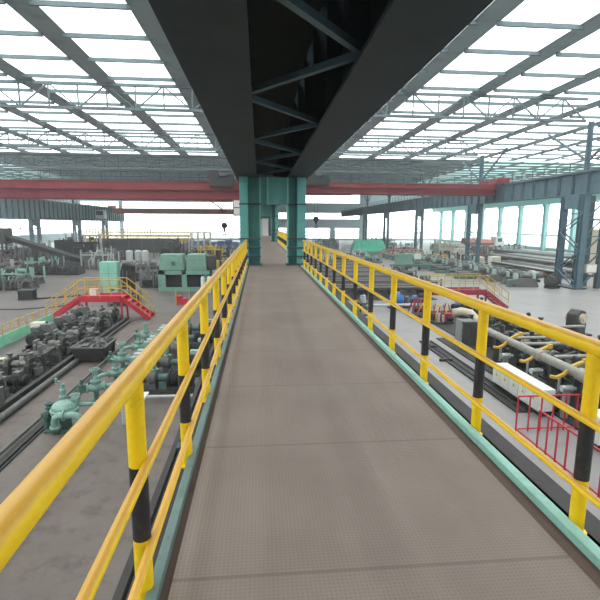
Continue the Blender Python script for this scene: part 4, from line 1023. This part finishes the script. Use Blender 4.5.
tag(MB().cyl((5.0, 28.6, .35), (10.8, 28.9, .35), .09, 12).box(5.4, 5.55, 28.5, 28.75, 0, .3).box(10.2, 10.35, 28.75, 29.0, 0, .3).build('edge_pipe', 'pale_grey'), 'pale pipe on the floor in front of the blue motors', 'pipe')
t = thing('cooling_bed', 'long cooling bed of parallel cross bars right of the walkway', 'cooling bed', (9.0, 33, 0))
for x in (-3.6, -1.2, 1.2, 3.6): MB().box(x - .12, x + .12, 0, 25, .3, .75).build('long_beam', 'machine_black', t)
MB().box(-4.2, 4.2, -.2, 25.2, 0, .04).build('bed_floor', 'machine_black', t)
for k in range(19):
    y = k * 1.38
    MB().box(-4.2, 4.2, y - .1, y + .1, .75, .93).build('cross_bar', 'machine_dark', t)
    MB().cyl((-4.0, y + .42, .9), (4.0, y + .42, .9), .075, 8).build('cross_tube', ['pipe_steel', 'roll_steel', 'machine_dark'][k % 3], t)
g = MB()
for k in range(13):
    for x in (-3.6, -1.2, 1.2, 3.6): g.box(x - .1, x + .1, k * 2 + .3, k * 2 + .5, 0, .3)
g.build('leg', 'machine_dark', t, kind='stuff')
for i in range(9):
    y = 22.6 + i * 2.35; x = 3.6 + (i % 2) * .25
    lab = 'pale-topped motor beside the walkway under the right railing, %s from the near end' % ORD[i]
    if i == 0: sp = drive_unit(lab, (x, y, 0), R(80), 'motors under the right railing', 'machine_dark', 'pale_grey', 'blue_dull')
    else: dup(sp, (x, y, 0), R(80 + (i % 3) * 6), lab)
for i in range(7):
    y = 26.5 + i * 3.0
    lab = 'dark hose rack beside the cooling bed, %s from the near end' % ORD[i]
    if i == 0: vr = valve_rack(lab, (5.9, 25.6, 0), R(90), 'hose racks beside the cooling bed', 'machine_dark', 'pale_grey')
    else: dup(vr, (2.75, y - .6, 0), R(90), lab)

# roller row in the middle distance
for i in range(19):
    y = 39.6 + i * 1.95; x = 24.0 + (i % 2) * .25
    lab = 'grey-green roller stand in the long row of rollers, %s from the near end' % ORD[i]
    if i == 0:
        rp = thing('roller_stand', lab, 'roller stand', (x, y, 0), 0, 'roller stands of the long row')
        MB().prism([(-1.3, 0), (1.3, 0), (.95, .75), (-.95, .75)], -.3, .3, 'xz').build('frame', 'machine_grey', rp, bevel=.02)
        MB().lathe((-.75, 0, 1.0), (1, 0, 0), [(0, .1), (.15, .1), (.16, .3), (.7, .16), (.8, .16), (1.34, .3), (1.35, .1), (1.5, .1)], 14).build('roller', 'machine_grey', rp)
        MB().box(-.95, -.7, -.25, .25, .75, 1.2).build('bearing', 'pale_green', rp); MB().box(.7, .95, -.25, .25, .75, 1.2).build('bearing', 'pale_green', rp)
        mo = MB(); finned_motor(mo, (.95, 0, 1.0), (1, 0, 0), .75, .25); mo.build('motor', 'machine_grey', rp)
        MB().box(-1.55, -1.0, -.3, .3, 0, .65).build('junction_box', 'row_green', rp)
    else: dup(rp, (x, y, 0), R(180 * (i % 2)), lab)
for i, (x, y) in enumerate(((26.0, 38.5), (27.0, 43))):
    t = thing('end_drum', ['dark cone-ended drum at the near end of the roller row', 'pale blue-grey drum motor beside the near end of the roller row'][i], 'drum', (x, y, 0), R(20)); t.scale = (.9, .8, .85)
    MB().lathe((-.6, 0, .75), (1, 0, 0), [(0, .3), (.05, .62), (.5, .62), (.52, .5), (.9, .42), (.92, .5), (1.1, .5), (1.2, .2)], 16).build('drum', ['machine_dark', 'pale_grey'][i], t); MB().box(-.6, .6, -.5, .5, 0, .3).build('base', 'machine_black', t)
for i in range(12):
    y = 45 + i * 2.7
    lab = 'low green floor roller left of the long roller row, %s from the near end' % ORD[i]
    if i == 0:
        fp = thing('floor_roller', lab, 'roller', (21.2, y + 1, 0), 0, 'dark green floor rollers')
        MB().box(-.9, .9, -.35, .35, 0, .3).box(-.85, -.65, -.3, .3, .3, .8).box(.65, .85, -.3, .3, .3, .8).build('frame', 'valve_teal_dark', fp, bevel=.02); MB().cyl((-.64, 0, .6), (.64, 0, .6), .2, 12).build('roller', 'machine_grey', fp); MB().box(.9, 1.3, -.2, .2, 0, .5).build('motor', 'machine_dark', fp)
    else: dup(fp, (21.2 + .2 * (i % 2), y + 1, 0), 0, lab)
t = thing('green_cabinet', 'pale green cabinet beyond the cooling bed', 'cabinet', (18.6, 58, 0))
MB().box(-1.1, 1.0, -.5, .5, .5, 1.85).build('cabinet_body', 'house_green', t, bevel=.03); MB().box(-1.1, 1.0, -.45, .5, 0, .5).build('plinth', 'machine_dark', t); MB().box(-1.0, -.08, -.53, -.5, .6, 1.75).box(-.02, .9, -.53, -.5, .6, 1.75).build('door', 'house_green', t)
t = thing('green_conveyor', 'low dark green conveyor beam in front of the pale green cabinet', 'conveyor', (18.8, 55, 0))
MB().box(-2.8, 2.8, -.3, .3, .45, .75).build('beam', 'valve_teal_dark', t)
for x in (-2.4, -.8, .8, 2.4): MB().box(x - .1, x + .1, -.25, .25, 0, .45).build('leg', 'machine_dark', t)
t = thing('sign_board', 'small white board standing right of the pale green cabinet', 'board', (21.1, 60, 0))
MB().box(-.45, .45, -.03, .03, 1.0, 1.75).build('board', 'white_box', t); MB().box(-.04, .04, -.03, .03, 0, 1.0).build('post', 'machine_dark', t)

# heap under green tarpaulin
t = thing('tarpaulin', 'bright green tarpaulin over a long heap at the far right of the walkway', 'tarpaulin', (23.0, 96.5, 0))
b = MB(); nx, ny = 24, 8; vs = []; rr = random.Random(5)
for i in range(nx + 1):
    row = []
    for j in range(ny + 1):
        u, v = i / nx, j / ny
        h = 2.3 * min(1, 3.2 * math.sin(math.pi * v)) * min(1, 9 * u + .35, 9 * (1 - u) + .35) * (1 - .1 * (i % 3 == 0)) + rr.uniform(-.08, .08)
        if j in (0, ny): h = 0.02
        row.append(b.bm.verts.new((-3.5 + 7 * u, -1.3 + 2.6 * v, max(.02, h))))
    vs.append(row)
for i in range(nx):
    for j in range(ny): b.face([vs[i][j], vs[i + 1][j], vs[i + 1][j + 1], vs[i][j + 1]], True)
b.face([vs[0][j] for j in range(ny + 1)]); b.face([vs[nx][j] for j in range(ny + 1)][::-1])
b.build('sheet', 'tarp_green', t)
b = MB()
for k in range(5): b.bar((-3.3 + k * 1.6, -1.36, .3), (-3.3 + k * 1.6, -1.05, 2.2), .05)
b.build('tie_rope', 'kick_teal', t)
for i in range(9):
    lab = 'red steel arch in the row by the third right column, %s from the left' % ORD[i]
    if i == 0:
        ap = thing('steel_arch', lab, 'arch', (21.3, 77.2, 0), R(35), 'red steel arches')
        pts = [(1.2 * math.cos(math.pi * k / 12), 0, .2 + 1.2 * math.sin(math.pi * k / 12)) for k in range(13)]
        MB().tube([(1.2, 0, 0)] + pts + [(-1.2, 0, 0)], .1, 8).build('hoop', 'arch_red', ap); MB().box(-1.5, -1.1, -.2, .2, 0, .1).box(1.1, 1.5, -.2, .2, 0, .1).build('foot', 'rusty', ap)
    else: dup(ap, (21.3 + i * .78, 77.2, 0), None, lab)
RB = [
 ('ochre and dark machine behind the roller row, left of the second right column', 28.2, 68, 3.0, 2.2, 1.9, 'ochre', 'machine_dark', .2),
 ('pale cluttered machine right of the red steel arches', 33.4, 77, 4.0, 2.5, 1.8, 'pale_grey', 'beige', .1),
 ('brown machine on the pipe stacks side, behind the white boxes', 37.0, 76, 2.6, 2.0, 2.3, 'rusty', 'machine_dark', 0),
 ('grey far machine between the tarpaulin and the end wall', 16.0, 112, 6.0, 3, 2.4, 'pale_grey', 'machine_grey', 0),
 ('dark far machine left of the green tarpaulin beside the walkway', 9.5, 90, 5.5, 3, 1.9, 'machine_grey', 'house_green', 0),
 ('grey machine in front of the green tarpaulin', 15.5, 78, 5.0, 2.6, 1.4, 'machine_grey', 'pale_grey', .1),
 ('low dark machine beyond the cooling bed', 9.5, 64, 6.0, 3, 1.2, 'machine_dark', 'machine_grey', 0),
 ('low grey machine right of the cooling bed end', 15.8, 67, 4.0, 2.6, 1.2, 'machine_grey', 'valve_teal', 0),
 ('pale tangle of equipment right of the red steel arches, toward the bright windows', 38.5, 90, 6.0, 3, 2.2, 'pale_grey', 'beige', .1),
 ('tan equipment just behind the brown machine by the pipe stacks', 41.0, 79.0, 3.5, 2.0, 2.0, 'beige', 'machine_grey', 0),
 ('pale equipment by the far window wall, left of the red truck', 42.5, 104, 5.0, 3, 2.2, 'pale_grey', 'beige', 0),
 ('grey equipment at the end of the right bay, right of the tarpaulin', 30.5, 114, 6.0, 3, 2.6, 'machine_grey', 'pale_grey', 0),
 ('tan equipment in front of the red steel arches', 25.5, 72.8, 2.6, 1.6, 1.3, 'beige', 'ochre', .2),
 ('dark machine between the arches and the brown machine', 33.0, 71.0, 2.6, 1.8, 1.6, 'machine_dark', 'pale_grey', 0),
 ('pale low equipment right of the red truck before the windows', 60.0, 104, 4.0, 2.5, 1.5, 'pale_grey', 'machine_grey', 0),
 ('grey machine far back behind the red steel arches', 30, 96, 6.0, 3, 2.0, 'machine_grey', 'pale_grey', 0),
 ('pale far machine group at the foot of the bright right windows', 46, 92, 7.0, 3, 1.6, 'beige', 'pale_grey', 0),
 ('dark machine between cooling bed and floor lane', 14.6, 40, 2.4, 3.0, 1.1, 'machine_dark', 'valve_teal_dark', 0),
 ('dark machine beside the cooling bed, farther along the floor lane', 14.9, 48, 2.4, 4.0, 1.2, 'machine_dark', 'machine_grey', 0),
]
for i, (lab, x, y, ww, d, h, m, m2, rz) in enumerate(RB): block_machine(lab, (x, y, 0), ww, d, h, m, m2, 300 + i, rz)
for i, (x, y, ww, h) in enumerate(((29.9, 60.5, 1.1, 1.3), (31.3, 59.0, 1.35, 1.45))):
    t = thing('white_box', ['smaller white box behind the roller row right of the second right column', 'larger white box behind the roller row right of the second right column'][i], 'box', (x, y, 0), .1)
    MB().box(-ww / 2, ww / 2, -.45, .45, .12, h).build('case', 'white_box', t, bevel=.03); MB().box(-ww / 2, ww / 2, -.4, .4, 0, .12).build('skid', 'machine_dark', t); MB().box(-ww * .42, ww * .42, -.48, -.45, .25, h - .15).build('door', 'beige', t)

# steel pipe stacks
tags = ['near', 'middle', 'far']
for si, (x0, y0, L, n, rows, r) in enumerate(((30.8, 45.5, 15, 13, 2, .12), (35.0, 52, 17, 15, 3, .13), (41.0, 60, 18, 15, 3, .14))):
    stp = r * 2.9; pr = {}; W = n * stp
    for rw in range(rows):
        zb = rw * (2 * r + .16)
        for bi, by in enumerate((1.2, L / 2, L - 1.2)):
            tag(MB().box(x0 - .4, x0 + W + .1, y0 + by - .1, y0 + by + .1, zb, zb + .16).build('timber_bearer', 'rusty'), 'brown timber bearer at the %s of the %s layer of the %s pipe stack' % (('near end', 'middle', 'far end')[bi], ('bottom', 'second', 'third')[rw], tags[si]), 'bearer', 'timber bearers of the %s pipe stack' % tags[si])
        for k in range(n):
            px = x0 + k * stp + random.uniform(-.04, .04); pz = zb + .16 + r; dy = random.uniform(-.6, .6)
            mk, word = random.choice((('pipe_steel', 'dull grey'), ('machine_dark', 'dark scaly'), ('machine_dark', 'dark scaly'), ('steel_bright', 'bright bare')))
            if mk not in pr:
                m = MB(); m.lathe((0, 0, 0), (0, 1, 0), [(0, r), (L, r)], 10); pr[mk] = q = m.build('steel_pipe', mk)
            else: q = pr[mk].copy(); COL.objects.link(q)
            tag(q, '%s pipe, %s from the left in the %s layer of the %s stack' % (word, ORD[k], ('bottom', 'second', 'third')[rw], tags[si]), 'pipe', 'steel pipes of the %s stack' % tags[si])
            q.location = (px, y0 + dy, pz); q.rotation_euler = (0, random.uniform(0, 6), random.uniform(-.006, .006))
t = thing('plate_stack', 'pale tan stack of plates beyond the pipe stacks', 'plate stack', (39.0, 82, 0))
for k in range(4): MB().box(-4 + .15 * k, 4 - .1 * k, -1.5, 1.5, .1 + k * .3, .32 + k * .3).build('plate', 'beige', t)
MB().box(-3.5, -3.2, -1.4, 1.4, 0, .1).box(3.2, 3.5, -1.4, 1.4, 0, .1).build('bearer', 'rusty', t)
# truck at the windows
t = thing('truck', 'red flatbed truck with white cab parked before the bright right windows', 'truck', (52, 104, 0))
MB().box(-4.6, 2.2, -1.2, 1.2, 1.1, 1.45).box(-4.6, -4.4, -1.2, 1.2, 1.45, 2.6).build('flatbed', 'crane_red', t)
MB().prism([(-4.4, 1.45), (1.8, 1.45), (1.8, 2.3), (-2.8, 2.6)], -1.1, 1.1, 'xz').build('load', 'crane_red_pale', t)
c = MB().prism([(2.5, .8), (4.7, .8), (4.75, 1.7), (4.4, 2.9), (2.5, 3.0)], -1.2, 1.2, 'xz').build('cab', 'white_box', t, bevel=.06)
MB().box(3.1, 4.1, -1.23, -1.2, 1.8, 2.6).build('cab_window', 'slate_dark', c)
for x in (-3.6, -2.4, 1.0, 3.6):
    for y in (-1.1, 1.1): MB().lathe((x, y - .15, .5), (0, 1, 0), [(0, .42), (.03, .5), (.27, .5), (.3, .42)], 16).build('wheel', 'rubber', t)
t = thing('partition', 'pinkish grey screen beside the big slate column at the right edge', 'screen', (34.2, 44.3, 0))
MB().box(-2.0, 6, 0, .15, .7, 5.2).build('panel', 'beige', t)
for k in range(4): MB().box(-2 + k * 2.6, -1.85 + k * 2.6, -.1, .0, 0, 5.3).build('post', 'slate', t)
for k in range(6): MB().box(-2, 6, -.03, 0, 1.2 + k * .75, 1.24 + k * .75).build('seam', 'pale_grey', t) if False else None

# thin bright dust haze that fills the whole hall
m = bpy.data.materials.new('dust_haze'); m.use_nodes = True; nt = m.node_tree; nt.nodes.clear()
v = nt.nodes.new('ShaderNodeVolumeScatter'); v.inputs['Color'].default_value = (.93, .97, 1, 1); v.inputs['Density'].default_value = HAZE; v.inputs['Anisotropy'].default_value = .35
o = nt.nodes.new('ShaderNodeOutputMaterial'); nt.links.new(v.outputs[0], o.inputs['Volume']); MAT['dust_haze'] = m
tag(MB().box(-62.6, 64.6, -20.6, 165.6, -.4, 17.0).build('haze', 'dust_haze', kind='stuff'), 'thin bright dust haze hanging in the whole hall', 'haze')
